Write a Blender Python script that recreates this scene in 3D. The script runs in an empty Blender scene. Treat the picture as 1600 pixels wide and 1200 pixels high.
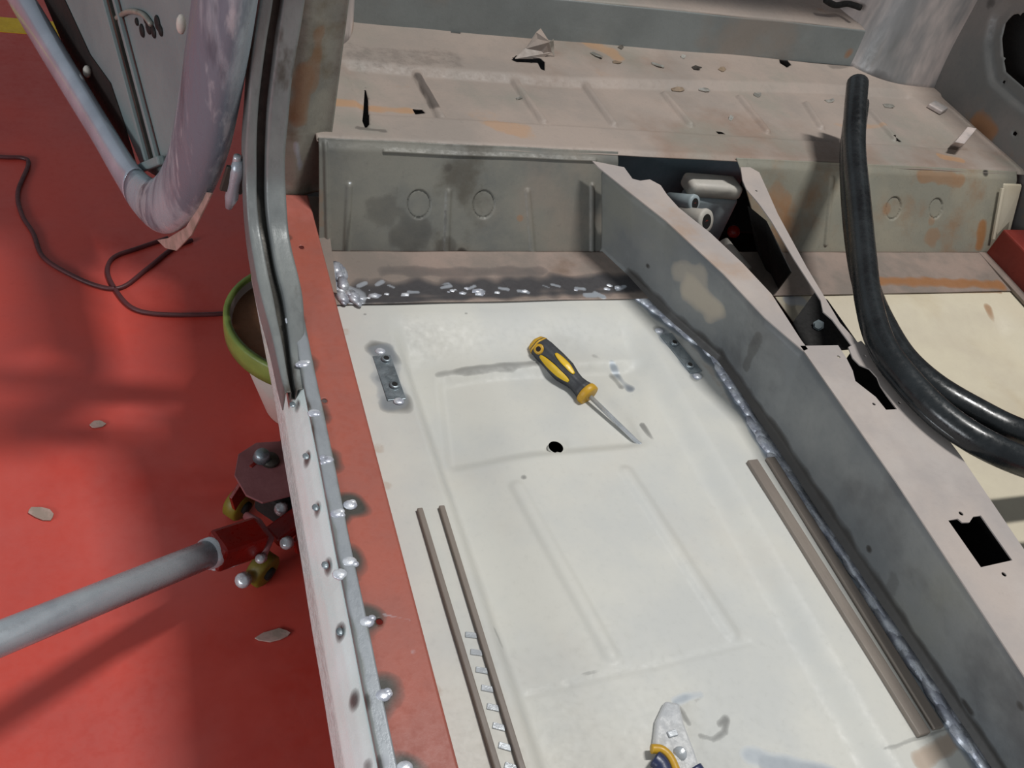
import bpy, bmesh, math, random
import numpy as np
from mathutils import Vector, Matrix, noise
random.seed(7)
scene = bpy.context.scene
COL = scene.collection

# ------------------------------------------------------------------ camera
F = 0.40                                   # height of the car's floor pan above the workshop floor
CAMH = 0.80                                # camera above the floor pan
FPX = 1474.0
PX0, PY0 = 800.0, 600.0
_vx = np.array([3485.0, -200.0, FPX]); _vy = np.array([-720.0, -1681.0, FPX])
_X = _vx/np.linalg.norm(_vx); _Y = _vy/np.linalg.norm(_vy)
_Y = _Y-_X*(_X@_Y); _Y /= np.linalg.norm(_Y); _Z = np.cross(_X, _Y)
R = np.array([_X, _Y, _Z])                 # world = R @ camera(x right, y down, z forward)
cam_data = bpy.data.cameras.new('camera')
cam_data.sensor_width = 36.0
cam_data.lens = FPX/1600.0*36.0
cam_data.clip_start = 0.02
cam = bpy.data.objects.new('camera', cam_data)
COL.objects.link(cam)
m = Matrix.Identity(4)
for i in range(3):
    m[i][0] = R[i, 0]; m[i][1] = -R[i, 1]; m[i][2] = -R[i, 2]
m[2][3] = CAMH+F
cam.matrix_world = m
scene.camera = cam
scene.view_settings.view_transform = 'Standard'
scene.view_settings.look = 'None'
scene.view_settings.exposure = -0.12
scene.view_settings.gamma = 1.0

# ------------------------------------------------------------------ light: dim workshop with a ceiling lamp and an added side fill
world = bpy.data.worlds.new('world'); scene.world = world
world.use_nodes = True
world.node_tree.nodes['Background'].inputs[0].default_value = (0.86, 0.93, 1.0, 1)
world.node_tree.nodes['Background'].inputs[1].default_value = 0.27
def lamp(name, loc, target, sx, sy, power, color):
    d = bpy.data.lights.new(name, 'AREA'); d.shape = 'RECTANGLE'; d.size = sx; d.size_y = sy
    d.energy = power; d.color = color
    o = bpy.data.objects.new(name, d); COL.objects.link(o)
    o.location = loc
    o.rotation_euler = (Vector(target)-Vector(loc)).to_track_quat('-Z', 'Y').to_euler()
    return o
lamp('ceiling_lamp', (1.75, 0.7, 4.9), (0.5, 0.9, 0), 0.20, 0.9, 168, (1.0, 0.98, 0.95))
lamp('side_fill', (-2.9, -0.9, 1.35), (0.2, 0.8, 0.45), 2.2, 0.8, 62, (0.92, 0.96, 1.0))  # added fill that brightens the sill, door and jack handle

# ------------------------------------------------------------------ pixel -> place helpers (z measured from the floor pan)
def _ray(px, py): return R@np.array([px-PX0, py-PY0, FPX])
def P(px, py, z=0.0):
    d = _ray(px, py); t = (z-CAMH)/d[2]
    return Vector((d[0]*t, d[1]*t, z+F))
def PYp(px, py, y):
    d = _ray(px, py); t = y/d[1]
    return Vector((d[0]*t, y, d[2]*t+CAMH+F))
def PXp(px, py, x):
    d = _ray(px, py); t = x/d[0]
    return Vector((x, d[1]*t, d[2]*t+CAMH+F))
def PPl(px, py, p0, n):
    d = Vector(_ray(px, py)); o = Vector((0, 0, CAMH+F)); t = (Vector(p0)-o).dot(n)/d.dot(n)
    return o+d*t
def V(x, y, z): return Vector((x, y, z+F))

# ------------------------------------------------------------------ materials
def srgb(r, g, b):
    f = lambda c: (c/255)/12.92 if c/255 <= 0.04045 else ((c/255+0.055)/1.055)**2.4
    return (f(r), f(g), f(b), 1.0)
def nz(nt, pos, scale, detail=5, rough=0.6):
    n = nt.nodes.new('ShaderNodeTexNoise'); n.inputs['Scale'].default_value = scale
    n.inputs['Detail'].default_value = detail; n.inputs['Roughness'].default_value = rough
    nt.links.new(pos, n.inputs['Vector']); return n.outputs['Fac']
def mapr(nt, v, a, b, c=0.0, d=1.0):
    n = nt.nodes.new('ShaderNodeMapRange'); n.inputs[1].default_value = a; n.inputs[2].default_value = b
    n.inputs[3].default_value = c; n.inputs[4].default_value = d; n.interpolation_type = 'SMOOTHSTEP'
    nt.links.new(v, n.inputs[0]); return n.outputs[0]
def mixc(nt, fac, a, b):
    n = nt.nodes.new('ShaderNodeMix'); n.data_type = 'RGBA'
    for s, v in ((0, fac), (6, a), (7, b)):
        if isinstance(v, (tuple, float, int)): n.inputs[s].default_value = v
        else: nt.links.new(v, n.inputs[s])
    return n.outputs[2]
def math_(nt, op, a, b):
    n = nt.nodes.new('ShaderNodeMath'); n.operation = op; n.use_clamp = True
    for s, v in ((0, a), (1, b)):
        if isinstance(v, (float, int)): n.inputs[s].default_value = v
        else: nt.links.new(v, n.inputs[s])
    return n.outputs[0]
def mixf(nt, fac, a, b):
    n = nt.nodes.new('ShaderNodeMix'); n.data_type = 'FLOAT'
    for s, v in ((0, fac), (2, a), (3, b)):
        if isinstance(v, (float, int)): n.inputs[s].default_value = v
        else: nt.links.new(v, n.inputs[s])
    return n.outputs[0]
def mat(name, c1, c2=None, scale=9.0, lo=0.35, hi=0.65, patches=(), rough=0.55, metal=0.0, bump=0.15,
        bscale=120.0, fine=0.12, burn=(38, 34, 32), bare=(176, 182, 190), rust=(150, 98, 48), stretch=None):
    """patches: (colour, noise scale, low, high, amount)"""
    m = bpy.data.materials.new(name); m.use_nodes = True; nt = m.node_tree
    bs = nt.nodes['Principled BSDF']
    geo = nt.nodes.new('ShaderNodeNewGeometry'); pos = geo.outputs['Position']
    if stretch:
        mp = nt.nodes.new('ShaderNodeMapping'); mp.inputs['Scale'].default_value = stretch
        nt.links.new(pos, mp.inputs[0]); pos = mp.outputs[0]
    c2 = c2 or c1
    col = mixc(nt, mapr(nt, nz(nt, pos, scale), lo, hi), srgb(*c1), srgb(*c2))
    for k, (pc, ps, a, b, amt) in enumerate(patches):
        mp = nt.nodes.new('ShaderNodeMapping'); mp.inputs['Location'].default_value = (k*3.7+1.3, k*1.9, k*2.3)
        nt.links.new(pos, mp.inputs[0])
        col = mixc(nt, mapr(nt, nz(nt, mp.outputs[0], ps), a, b, 0, amt), col, srgb(*pc))
    fn = nz(nt, pos, bscale, 6, 0.7)
    if fine:
        dk = tuple(int(c*0.55) for c in c1)
        col = mixc(nt, mapr(nt, fn, 0.52, 0.78, 0, fine*2), col, srgb(*dk))
    at = nt.nodes.new('ShaderNodeAttribute'); at.attribute_name = 'mask'
    sep = nt.nodes.new('ShaderNodeSeparateColor'); nt.links.new(at.outputs['Color'], sep.inputs[0])
    n2 = nz(nt, pos, 60.0, 5, 0.65)
    def edge(ch):
        s = nt.nodes.new('ShaderNodeMath'); s.operation = 'MULTIPLY_ADD'
        nt.links.new(n2, s.inputs[0]); s.inputs[1].default_value = 0.5; s.inputs[2].default_value = -0.25
        a = nt.nodes.new('ShaderNodeMath'); a.operation = 'ADD'
        nt.links.new(sep.outputs[ch], a.inputs[0]); nt.links.new(s.outputs[0], a.inputs[1])
        g = math_(nt, 'MINIMUM', sep.outputs[ch], mapr(nt, a.outputs[0], 0.12, 0.62))
        return math_(nt, 'MAXIMUM', g, 0.0)
    eb, em, er = edge(0), edge(1), edge(2)
    col = mixc(nt, er, col, srgb(*rust))
    col = mixc(nt, eb, col, srgb(*burn))
    col = mixc(nt, em, col, srgb(*bare))
    nt.links.new(col, bs.inputs['Base Color'])
    rr = mapr(nt, fn, 0.3, 0.7, max(0.05, rough-0.12), min(1, rough+0.1))
    nt.links.new(mixf(nt, em, rr, 0.3), bs.inputs['Roughness'])
    nt.links.new(mixf(nt, em, metal, 0.4), bs.inputs['Metallic'])
    bp = nt.nodes.new('ShaderNodeBump'); bp.inputs['Strength'].default_value = bump; bp.inputs['Distance'].default_value = 0.002
    hn = math_(nt, 'ADD', fn, math_(nt, 'MULTIPLY', n2, 0.8))
    nt.links.new(hn, bp.inputs['Height']); nt.links.new(bp.outputs[0], bs.inputs['Normal'])
    return m

M = {}
M['epoxy'] = mat('red_epoxy_floor', (196, 74, 62), (184, 76, 68), 3.2, patches=(((196, 104, 98), 1.7, .52, .75, .45), ((178, 44, 30), 4, .52, .75, .6)), rough=.42, bump=.05, bscale=70, fine=.05)
M['line'] = mat('yellow_floor_paint', (226, 186, 20), (206, 160, 10), 14, rough=.5)
M['cream'] = mat('cream_primer', (207, 206, 198), (196, 197, 193), 6, patches=(((200, 192, 180), 3.1, .5, .72, .5),), rough=.58, bump=.012, fine=.04, bare=(150, 158, 166), burn=(92, 92, 90), rust=(160, 122, 86))
M['cream_warm'] = mat('cream_primer_far_side', (214, 205, 182), (202, 192, 172), 6, patches=(((190, 172, 140), 4, .55, .75, .5),), rough=.5, bump=.08, fine=.04)
M['white'] = mat('white_sill_paint', (232, 246, 244), (222, 238, 234), 12, rough=.25, bump=.03, fine=0)
M['redox'] = mat('red_oxide_primer', (166, 88, 72), (154, 88, 76), 9, patches=(((186, 110, 100), 6, .55, .7, .5),), rough=.5, bump=.06, fine=.05, burn=(62, 60, 54))
M['redox_dark'] = mat('dark_red_oxide', (140, 50, 38), (120, 40, 32), 7, patches=(((172, 110, 104), 9, .6, .75, .5),), rough=.5)
M['bench'] = mat('dusty_bare_floor_steel', (162, 148, 138), (148, 138, 130), 7, patches=(((128, 98, 78), 3.2, .54, .74, .6), ((134, 134, 124), 5, .5, .68, .6), ((166, 124, 84), 7, .66, .78, .7)), rough=.6, bump=.12, fine=.1, rust=(186, 132, 72))
M['heel'] = mat('grey_heelboard_steel', (118, 116, 107), (98, 99, 95), 8, patches=(((134, 122, 110), 5, .5, .68, .6), ((74, 68, 58), 9, .54, .7, .75)), rough=.55, bump=.12, fine=.12, burn=(48, 42, 36))
M['heel_rusty'] = mat('rusty_heelboard_steel', (148, 142, 126), (134, 132, 120), 9, patches=(((140, 104, 72), 11, .48, .74, .7), ((108, 112, 100), 7, .56, .72, .6)), rough=.6, bump=.15, fine=.14)
M['ledge'] = mat('pinkish_ledge_steel', (150, 132, 122), (126, 116, 108), 11, patches=(((104, 82, 64), 7, .55, .75, .7),), rough=.55, bump=.12, fine=.1, burn=(62, 60, 62))
M['tunnel'] = mat('blue_grey_tunnel_steel', (126, 128, 127), (106, 110, 112), 5, patches=(((130, 130, 120), 3.5, .5, .7, .7), ((78, 78, 80), 6, .52, .7, .6)), rough=.45, bump=.08, fine=.06, metal=.05, burn=(58, 54, 50), rust=(180, 168, 150))
M['tunnel_top'] = mat('dusty_tunnel_top', (180, 168, 160), (166, 158, 154), 8, patches=(((168, 134, 104), 6, .58, .75, .6), ((190, 182, 176), 4, .55, .7, .5)), rough=.5, bump=.08, fine=.06)
M['pillar'] = mat('worn_pillar_steel', (158, 156, 144), (136, 136, 128), 14, patches=(((112, 96, 70), 12, .54, .7, .6),), rough=.45, bump=.18, fine=.15, metal=.2)
M['flange'] = mat('grey_flange_steel', (132, 136, 134), (110, 114, 114), 10, patches=(((66, 58, 48), 14, .54, .66, .85),), rough=.45, metal=.15, bump=.18, fine=.12, stretch=(1, .5, .5))
M['channel'] = mat('dark_channel', (46, 44, 40), (68, 66, 60), 18, rough=.5, metal=.3, bump=.2)
M['shelf'] = mat('grey_riser_steel', (128, 132, 130), (116, 120, 118), 6, patches=(((136, 122, 110), 4, .54, .72, .6),), rough=.5, fine=.08)
M['arch'] = mat('wheel_arch_steel', (214, 200, 194), (140, 140, 140), 5.5, .42, .6, patches=(((92, 92, 86), 5, .56, .7, .7),), rough=.45, metal=.2, fine=.06, stretch=(1, 1, .3))
M['quarter'] = mat('quarter_panel_steel', (118, 112, 108), (98, 98, 96), 6, patches=(((140, 98, 52), 9, .62, .76, .6), ((104, 112, 108), 6, .52, .7, .7)), rough=.5, fine=.08)
M['black_and_shade'] = mat('black_parts_and_shade', (14, 13, 13), (22, 20, 18), 8, rough=.8)  # for real black parts, and for shade painted in holes and the tunnel
M['duct_back'] = mat('blue_grey_bulkhead', (128, 148, 158), (112, 132, 140), 9, rough=.5, metal=.1)
M['duct'] = mat('pale_dusty_casting', (206, 198, 186), (186, 182, 174), 12, rough=.55, bump=.1)
M['duct_dark'] = mat('grey_casting', (160, 172, 176), (136, 148, 152), 14, rough=.5)
M['weld'] = mat('bright_weld_metal', (222, 226, 232), (178, 182, 194), 60, .38, .62, patches=(((96, 94, 98), 45, .6, .7, .5),), rough=.3, metal=.3, bump=.2, bscale=260, fine=.1)
M['weld_rusty'] = mat('rusty_weld_metal', (176, 138, 104), (140, 96, 66), 80, .4, .6, rough=.35, metal=.5, bump=.6, bscale=240, fine=.2)
M['rail_side'] = mat('brown_grey_rail_side', (134, 124, 114), (118, 108, 100), 12, rough=.5, fine=.1, stretch=(1, .2, 1))
M['patch'] = mat('ground_plate', (150, 160, 166), (118, 128, 134), 50, rough=.35, metal=.6, bump=.3, fine=.1)
M['sanded'] = mat('sanded_door_steel', (172, 188, 196), (118, 132, 144), 15, .42, .56, patches=(((72, 82, 92), 11, .54, .64, .8), ((196, 206, 210), 20, .54, .62, .7)), rough=.34, metal=.25, bump=.15, fine=.05, stretch=(1, 1, .22))
M['polished'] = mat('polished_door_edge', (198, 206, 218), (176, 184, 196), 6, rough=.18, metal=.4, bump=.04, fine=.03)
M['door_skin'] = mat('grey_door_inner_skin', (132, 144, 143), (118, 130, 131), 4, rough=.6, bump=.05, fine=.04)
M['gap_shade'] = mat('painted_gap_shade', (30, 20, 16), (46, 32, 26), 9, rough=.8)  # painted shade for the door gap and the screwdriver's hanging hole
M['rubber'] = mat('black_rubber', (26, 29, 31), (38, 42, 44), 18, rough=.28, bump=.06, fine=.05)
M['hjack'] = mat('jack_red_paint', (140, 22, 12), (112, 20, 14), 12, rough=.35, bump=.05)
M['hjack_dusty'] = mat('jack_dusty_red', (142, 92, 94), (124, 72, 74), 12, rough=.5)
M['steel'] = mat('steel_tube', (176, 184, 190), (152, 160, 168), 8, rough=.3, metal=.3, bump=.04, fine=.03)
M['bolt'] = mat('bright_bolt', (196, 200, 204), (176, 182, 186), 60, rough=.25, metal=.35)
M['olive'] = mat('olive_wheel', (118, 104, 28), (96, 84, 24), 20, rough=.5)
M['bucket_green'] = mat('green_bucket_rim', (132, 150, 74), (110, 130, 62), 10, rough=.4)
M['bucket_white'] = mat('dusty_pale_bucket', (196, 168, 160), (184, 176, 168), 7, rough=.5)
M['bucket_in'] = mat('brown_bucket_inside', (150, 104, 76), (128, 92, 66), 9, rough=.7)
M['cable'] = mat('dark_cable', (88, 40, 42), (72, 34, 36), 20, rough=.5)
M['chip'] = mat('pale_chip', (186, 156, 146), (150, 132, 120), 30, rough=.5)
M['shard'] = mat('bright_shard', (210, 208, 200), (150, 148, 140), 60, rough=.3, metal=.6)
M['shard_dark'] = mat('dark_shard', (66, 62, 58), (96, 90, 82), 60, rough=.5, metal=.4)
M['shard_tan'] = mat('tan_shard', (146, 126, 104), (118, 102, 86), 60, rough=.6)
M['grip'] = mat('dark_grey_grip', (58, 60, 64), (48, 50, 54), 40, rough=.55, fine=.05)
M['yellow'] = mat('yellow_plastic', (226, 186, 18), (212, 170, 16), 30, rough=.4, bump=.03, fine=0)
M['ochre'] = mat('ochre_plastic', (202, 158, 40), (186, 142, 36), 30, rough=.45, bump=.03, fine=0)
M['navy'] = mat('navy_plastic', (46, 56, 90), (38, 46, 76), 20, rough=.4)
M['clearish'] = mat('pale_plastic_head', (214, 214, 212), (198, 200, 202), 20, rough=.2, bump=.08, metal=.2)

# ------------------------------------------------------------------ building helpers
def tag(o, label=None, cat=None, group=None, kind=None):
    if label: o['label'] = label
    if cat: o['category'] = cat
    if group: o['group'] = group
    if kind: o['kind'] = kind
    return o
def empty(name, loc):
    o = bpy.data.objects.new(name, None); COL.objects.link(o); o.location = loc; o.empty_display_size = .05
    return o
def worldloc(o):
    v = Vector((0, 0, 0))
    while o: v = v+Vector(o.location); o = o.parent
    return v
def link(name, me, material, parent=None, smooth=True, origin=None):
    me.materials.append(M[material])
    if smooth:
        me.polygons.foreach_set('use_smooth', [True]*len(me.polygons))
    o = bpy.data.objects.new(name, me); COL.objects.link(o)
    if parent:
        o.parent = parent; base = worldloc(parent)
    else:
        if origin is None:
            co = [v.co for v in me.vertices]
            origin = Vector((sum(c.x for c in co)/len(co), sum(c.y for c in co)/len(co), min(c.z for c in co)))
        o.location = origin; base = Vector(origin)
    me.transform(Matrix.Translation(-base))
    return o
class MB:
    def __init__(s): s.bm = bmesh.new()
    def box(s, c, size, rot=None):
        r = bmesh.ops.create_cube(s.bm, size=1.0)
        mt = Matrix.Translation(Vector(c))@(rot.to_4x4() if rot else Matrix.Identity(4))@Matrix.Diagonal((*size, 1))
        bmesh.ops.transform(s.bm, matrix=mt, verts=r['verts']); return s
    def bar(s, a, b, w, h, up=(0, 0, 1)):
        a, b = Vector(a), Vector(b); d = (b-a); L = d.length; d.normalize()
        x = d.cross(Vector(up)).normalized(); z = x.cross(d)
        rot = Matrix((x, d, z)).transposed()
        return s.box((a+b)/2, (w, L, h), rot)
    def ball(s, c, r, rot=None, sub=2):
        q = bmesh.ops.create_icosphere(s.bm, subdivisions=sub, radius=1.0)
        r = r if isinstance(r, (tuple, list)) else (r, r, r)
        mt = Matrix.Translation(Vector(c))@(rot.to_4x4() if rot else Matrix.Identity(4))@Matrix.Diagonal((*r, 1))
        bmesh.ops.transform(s.bm, matrix=mt, verts=q['verts']); return s
    def tube(s, pts, r, seg=12, cap=True, flat=1.0, up=(0, 0, 1)):
        pts = [Vector(p) for p in pts]; n = len(pts)
        rs = r if isinstance(r, (list, tuple)) else [r]*n
        rings = []; side = None
        for i, p in enumerate(pts):
            d = (pts[min(i+1, n-1)]-pts[max(i-1, 0)]).normalized()
            if side is None:
                side = d.cross(Vector(up))
                if side.length < 1e-4: side = d.cross(Vector((1, 0, 0)))
            side = (side-d*side.dot(d)).normalized(); u = side.cross(d)
            rings.append([s.bm.verts.new(p+side*math.cos(t)*rs[i]+u*math.sin(t)*rs[i]*flat) for t in [2*math.pi*k/seg for k in range(seg)]])
        for a, b in zip(rings, rings[1:]):
            for k in range(seg):
                s.bm.faces.new((a[k], a[(k+1) % seg], b[(k+1) % seg], b[k]))
        if cap:
            s.bm.faces.new(rings[0][::-1]); s.bm.faces.new(rings[-1])
        return s
    def lathe(s, a, b, prof, seg=24, sides=None):
        """prof: (t along a->b in metres, radius)"""
        a, b = Vector(a), Vector(b); d = (b-a).normalized()
        x = d.cross(Vector((0, 0, 1)))
        if x.length < 1e-3: x = Vector((1, 0, 0))
        x.normalize(); y = x.cross(d)
        rings = []
        for t, r in prof:
            rings.append([s.bm.verts.new(a+d*t+(x*math.cos(q)+y*math.sin(q))*r*(sides(q) if sides else 1)) for q in [2*math.pi*k/seg for k in range(seg)]])
        for p, q in zip(rings, rings[1:]):
            for k in range(seg): s.bm.faces.new((p[k], p[(k+1) % seg], q[(k+1) % seg], q[k]))
        for rg in (rings[0][::-1], rings[-1]):
            try: s.bm.faces.new(rg)
            except ValueError: pass
        return s
    def prism(s, pts, vec):
        """polygon pts pushed along vec"""
        vec = Vector(vec); a = [s.bm.verts.new(Vector(p)) for p in pts]; b = [s.bm.verts.new(Vector(p)+vec) for p in pts]
        n = len(pts); s.bm.faces.new(a[::-1]); s.bm.faces.new(b)
        for k in range(n): s.bm.faces.new((a[k], a[(k+1) % n], b[(k+1) % n], b[k]))
        return s
    def build(s, name, material, parent=None, smooth=False, bevel=0.0, origin=None, seg=2):
        bmesh.ops.recalc_face_normals(s.bm, faces=s.bm.faces[:])
        me = bpy.data.meshes.new(name); s.bm.to_mesh(me); s.bm.free()
        o = link(name, me, material, parent, smooth, origin)
        if bevel:
            md = o.modifiers.new('bevel', 'BEVEL'); md.width = bevel; md.segments = seg; md.limit_method = 'ANGLE'
            md.harden_normals = False
        return o

def seg_dist(pts, poly):
    poly = [np.array(p) for p in poly]
    if len(poly) == 1: return np.linalg.norm(pts-poly[0], axis=1)
    best = np.full(len(pts), 1e9)
    for a, b in zip(poly, poly[1:]):
        ab = b-a; t = np.clip(((pts-a)@ab)/max(ab@ab, 1e-12), 0, 1)
        best = np.minimum(best, np.linalg.norm(pts-(a+t[:, None]*ab), axis=1))
    return best
def inside(pt, poly):
    c = False; n = len(poly)
    for i in range(n):
        x1, y1 = poly[i]; x2, y2 = poly[(i+1) % n]
        if (y1 > pt[1]) != (y2 > pt[1]) and pt[0] < (x2-x1)*(pt[1]-y1)/(y2-y1)+x1: c = not c
    return c
def sheet(name, fn, nu, nv, material, parent, masks=(), holes=(), axes=(0, 1), thick=0.0012, disp=None):
    """fn(u,v)->Vector. masks: (channel, [points], radius, strength). holes: polygons in two world axes"""
    pts = np.array([fn(i/nu, j/nv) for j in range(nv+1) for i in range(nu+1)], dtype=float)
    cell = max(np.linalg.norm(pts[1]-pts[0]), np.linalg.norm(pts[nu+1]-pts[0]))
    a0, a1 = axes
    moved = {}
    hp = []
    for poly in holes:
        poly = [(p[a0], p[a1]) if len(p) == 3 else (p[0], p[1]) for p in poly]
        hp.append(poly)
        lo = np.min(poly, axis=0)-cell*1.5; hi = np.max(poly, axis=0)+cell*1.5
        idx = np.where((pts[:, a0] > lo[0]) & (pts[:, a0] < hi[0]) & (pts[:, a1] > lo[1]) & (pts[:, a1] < hi[1]))[0]
        for k in idx:
            q = pts[k, [a0, a1]]; bd = 1e9; bp = None
            for i in range(len(poly)):
                a = np.array(poly[i]); b = np.array(poly[(i+1) % len(poly)]); ab = b-a
                t = max(0, min(1, (q-a)@ab/max(ab@ab, 1e-12))); c = a+ab*t; d = np.linalg.norm(q-c)
                if d < bd: bd, bp = d, c
            if bd < cell*0.62:
                pts[k, a0], pts[k, a1] = bp
    me = bpy.data.meshes.new(name)
    faces = []
    for j in range(nv):
        for i in range(nu):
            a = j*(nu+1)+i; f = (a, a+1, a+nu+2, a+nu+1)
            if hp:
                c = pts[list(f)].mean(axis=0)[[a0, a1]]
                if any(inside(c, q) for q in hp): continue
            faces.append(f)
    me.from_pydata([tuple(p) for p in pts], [], faces); me.update()
    cols = np.zeros((len(pts), 4), dtype=np.float32); cols[:, 3] = 1
    if masks:
        nv_ = np.array([noise.noise(Vector(p)*45) for p in pts])
        for ch, poly, r, st in masks:
            d = seg_dist(pts, poly)+nv_*r*0.45
            t = np.clip((r*1.45-d)/(r*0.9), 0, 1); t = t*t*(3-2*t)*st
            cols[:, ch] = np.maximum(cols[:, ch], t)
        at = me.color_attributes.new('mask', 'FLOAT_COLOR', 'POINT')
        at.data.foreach_set('color', cols.ravel())
    o = link(name, me, material, parent, True)
    if thick:
        md = o.modifiers.new('solid', 'SOLIDIFY'); md.thickness = thick; md.offset = 0
    return o
def sm(a, b, x):
    t = max(0.0, min(1.0, (x-a)/(b-a))); return t*t*(3-2*t)
def polyline_at(pl, t):
    """point at fraction t by length"""
    L = [0]
    for a, b in zip(pl, pl[1:]): L.append(L[-1]+(Vector(b)-Vector(a)).length)
    d = t*L[-1]
    for i in range(len(pl)-1):
        if d <= L[i+1]+1e-9:
            k = (d-L[i])/max(1e-9, L[i+1]-L[i]); return Vector(pl[i]).lerp(Vector(pl[i+1]), k)
    return Vector(pl[-1])
def interp(xs, ys, x): return float(np.interp(x, xs, ys))
def smooth_path(pts, n=8):
    pts = [Vector(p) for p in pts]; out = []
    for i in range(len(pts)-1):
        p0 = pts[max(i-1, 0)]; p1 = pts[i]; p2 = pts[i+1]; p3 = pts[min(i+2, len(pts)-1)]
        for k in range(n):
            t = k/n
            out.append(0.5*((2*p1)+(p2-p0)*t+(2*p0-5*p1+4*p2-p3)*t*t+(3*p1-p0-3*p2+p3)*t**3))
    out.append(pts[-1]); return out
def circle2(c, r, n=16, a0=0, a1=1):
    return [tuple(c[i]+(r*math.cos(2*math.pi*k/n) if i == a0 else r*math.sin(2*math.pi*k/n) if i == a1 else 0) for i in range(3)) for k in range(n)]
def plate(name, outer, holes, thick, material, parent, origin=None, bevel=0.0):
    """flat plate with holes; outer/holes are coplanar world points; thickness goes down along the plane normal"""
    o0 = Vector(outer[0]); n = Vector((0, 0, 0))
    for i in range(len(outer)):
        a, b = Vector(outer[i])-o0, Vector(outer[(i+1) % len(outer)])-o0; n += a.cross(b)
    n.normalize(); x = (Vector(outer[1])-o0).normalized(); y = n.cross(x)
    cu = bpy.data.curves.new(name, 'CURVE'); cu.dimensions = '2D'; cu.fill_mode = 'BOTH'; cu.extrude = thick/2
    for loop in [outer]+list(holes):
        sp = cu.splines.new('POLY'); sp.points.add(len(loop)-1); sp.use_cyclic_u = True
        for q, p in zip(sp.points, loop):
            d = Vector(p)-o0; q.co = (d.dot(x), d.dot(y), 0, 1)
    tmp = bpy.data.objects.new('tmp', cu); COL.objects.link(tmp)
    dg = bpy.context.evaluated_depsgraph_get()
    me = bpy.data.meshes.new_from_object(tmp.evaluated_get(dg))
    bpy.data.objects.remove(tmp); bpy.data.curves.remove(cu)
    me.name = name; me.materials.clear()
    rot = Matrix((x, y, n)).transposed().to_4x4()
    me.transform(Matrix.Translation(o0)@rot)
    o = link(name, me, material, parent, False, origin)
    return o

# ================================================================== SETTING
fm = MB(); fm.box((0.5, 2.0, -0.05), (14, 14, 0.1)); o = fm.build('floor', 'epoxy'); tag(o, kind='structure')
a, b = P(0, 27, -F), P(0, 50, -F)
lm = MB(); lm.box(((a.x+.3), (a.y+b.y)/2, 0.0005), (7, abs(a.y-b.y), 0.001)); o = lm.build('trim_1', 'line'); tag(o, kind='structure')

# ================================================================== CAR SHELL
CAR = empty('car_body_shell', (0.8, 0.9, F))
tag(CAR, 'stripped bare car body shell with cream primed floor pan and rusty steel rear bench', 'car body')

# --- tunnel outline lines (shared by pan, tunnel wall, welds)
TB = [P(940, 398, 0), P(985, 436, 0), P(1048, 498, 0), P(1128, 566, 0), P(1160, 610, 0), P(1212, 690, 0), P(1300, 824, 0), P(1560, 1205, 0), P(1700, 1420, 0)]
TT = [P(940, 258, .13), P(985, 300, .13), P(1040, 342, .13), P(1130, 425, .13), P(1195, 495, .13), P(1255, 545, .13), P(1400, 752, .13), P(1600, 1055, .13), P(1760, 1300, .13)]
tby = [p.y for p in TB][::-1]; tbx = [p.x for p in TB][::-1]
YR = 0.905                                  # rear edge of the cream pans
hole_c = P(868, 700, 0)
r1a, r1b, r1c, r1d = P(690, 572, 0), P(1000, 556, 0), P(1015, 703, 0), P(706, 703, 0)
ribs = [(P(815, 745, 0), P(962, 1010, 0)), (P(985, 725, 0), P(1152, 978, 0))]
crease = [P(800, 1072, 0), P(900, 1052, 0), P(1030, 1030, 0), P(1180, 992, 0)]
lap = [P(1180, 1200, 0), P(1300, 1188, 0), P(1400, 1165, 0), P(1500, 1132, 0)]
def sdist(x, y, a, b):
    ax, ay, bx, by = a[0], a[1], b[0], b[1]; dx, dy = bx-ax, by-ay
    t = max(0, min(1, ((x-ax)*dx+(y-ay)*dy)/(dx*dx+dy*dy))); return math.hypot(x-ax-dx*t, y-ay-dy*t)
XL, XR_ = 0.395, 0.64
def pan_z(x, y):
    z = 0.0
    # foot well: sunk centre with soft walls, rear edge sloping
    k = sm(0.325, 0.352, x)*(1-sm(0.66, 0.70, x))*(1-sm(0.80, 0.885, y))
    z -= (0.016+.014*(1-sm(.345, .47, x)))*k
    # stamped rear pad
    xl = interp([r1d.y, r1a.y], [r1d.x, r1a.x], y); xr = interp([r1c.y, r1b.y], [r1c.x, r1b.x], y)
    z -= 0.009*sm(xl-.004, xl+.012, x)*(1-sm(xr-.02, xr+.02, x))*sm(r1d.y-.012, r1d.y+.008, y)*(1-sm(r1a.y-.01, r1a.y+.012, y))
    for a, b in ribs:
        z += 0.0028*(1-sm(0.002, 0.012, sdist(x, y, a, b)))
    for a, b in zip(crease, crease[1:]):
        z -= 0.0012*(1-sm(0.0, 0.006, sdist(x, y, a, b)))*0.6
    z += 0.0015*noise.noise(Vector((x*9, y*7, 0)))
    return z
def pan_fn(u, v):
    y = 0.04+(YR-0.04)*v
    xr = interp(tby, tbx, y)+.006
    x = 0.235+(xr-0.235)*u
    return V(x, y, pan_z(x, y))
pm = []
pm.append((0, [P(684, 580, -.02), P(740, 578, -.02), P(800, 574, -.02), P(835, 570, -.02)], .0065, .62))
pm.append((0, [P(930, 552, -.01), P(950, 560, -.01)], .006, .6))
pm.append((1, [P(955, 570, -.02), P(985, 605, -.02)], .006, .95))
pm.append((0, [P(958, 585, -.02), P(972, 600, -.02)], .006, .8))
pm.append((0, [P(1003, 665, -.02), P(1020, 692, -.02)], .0035, .7))
pm.append((0, [P(712, 704, -.02), P(850, 704, -.02)], .0018, .65))
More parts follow.
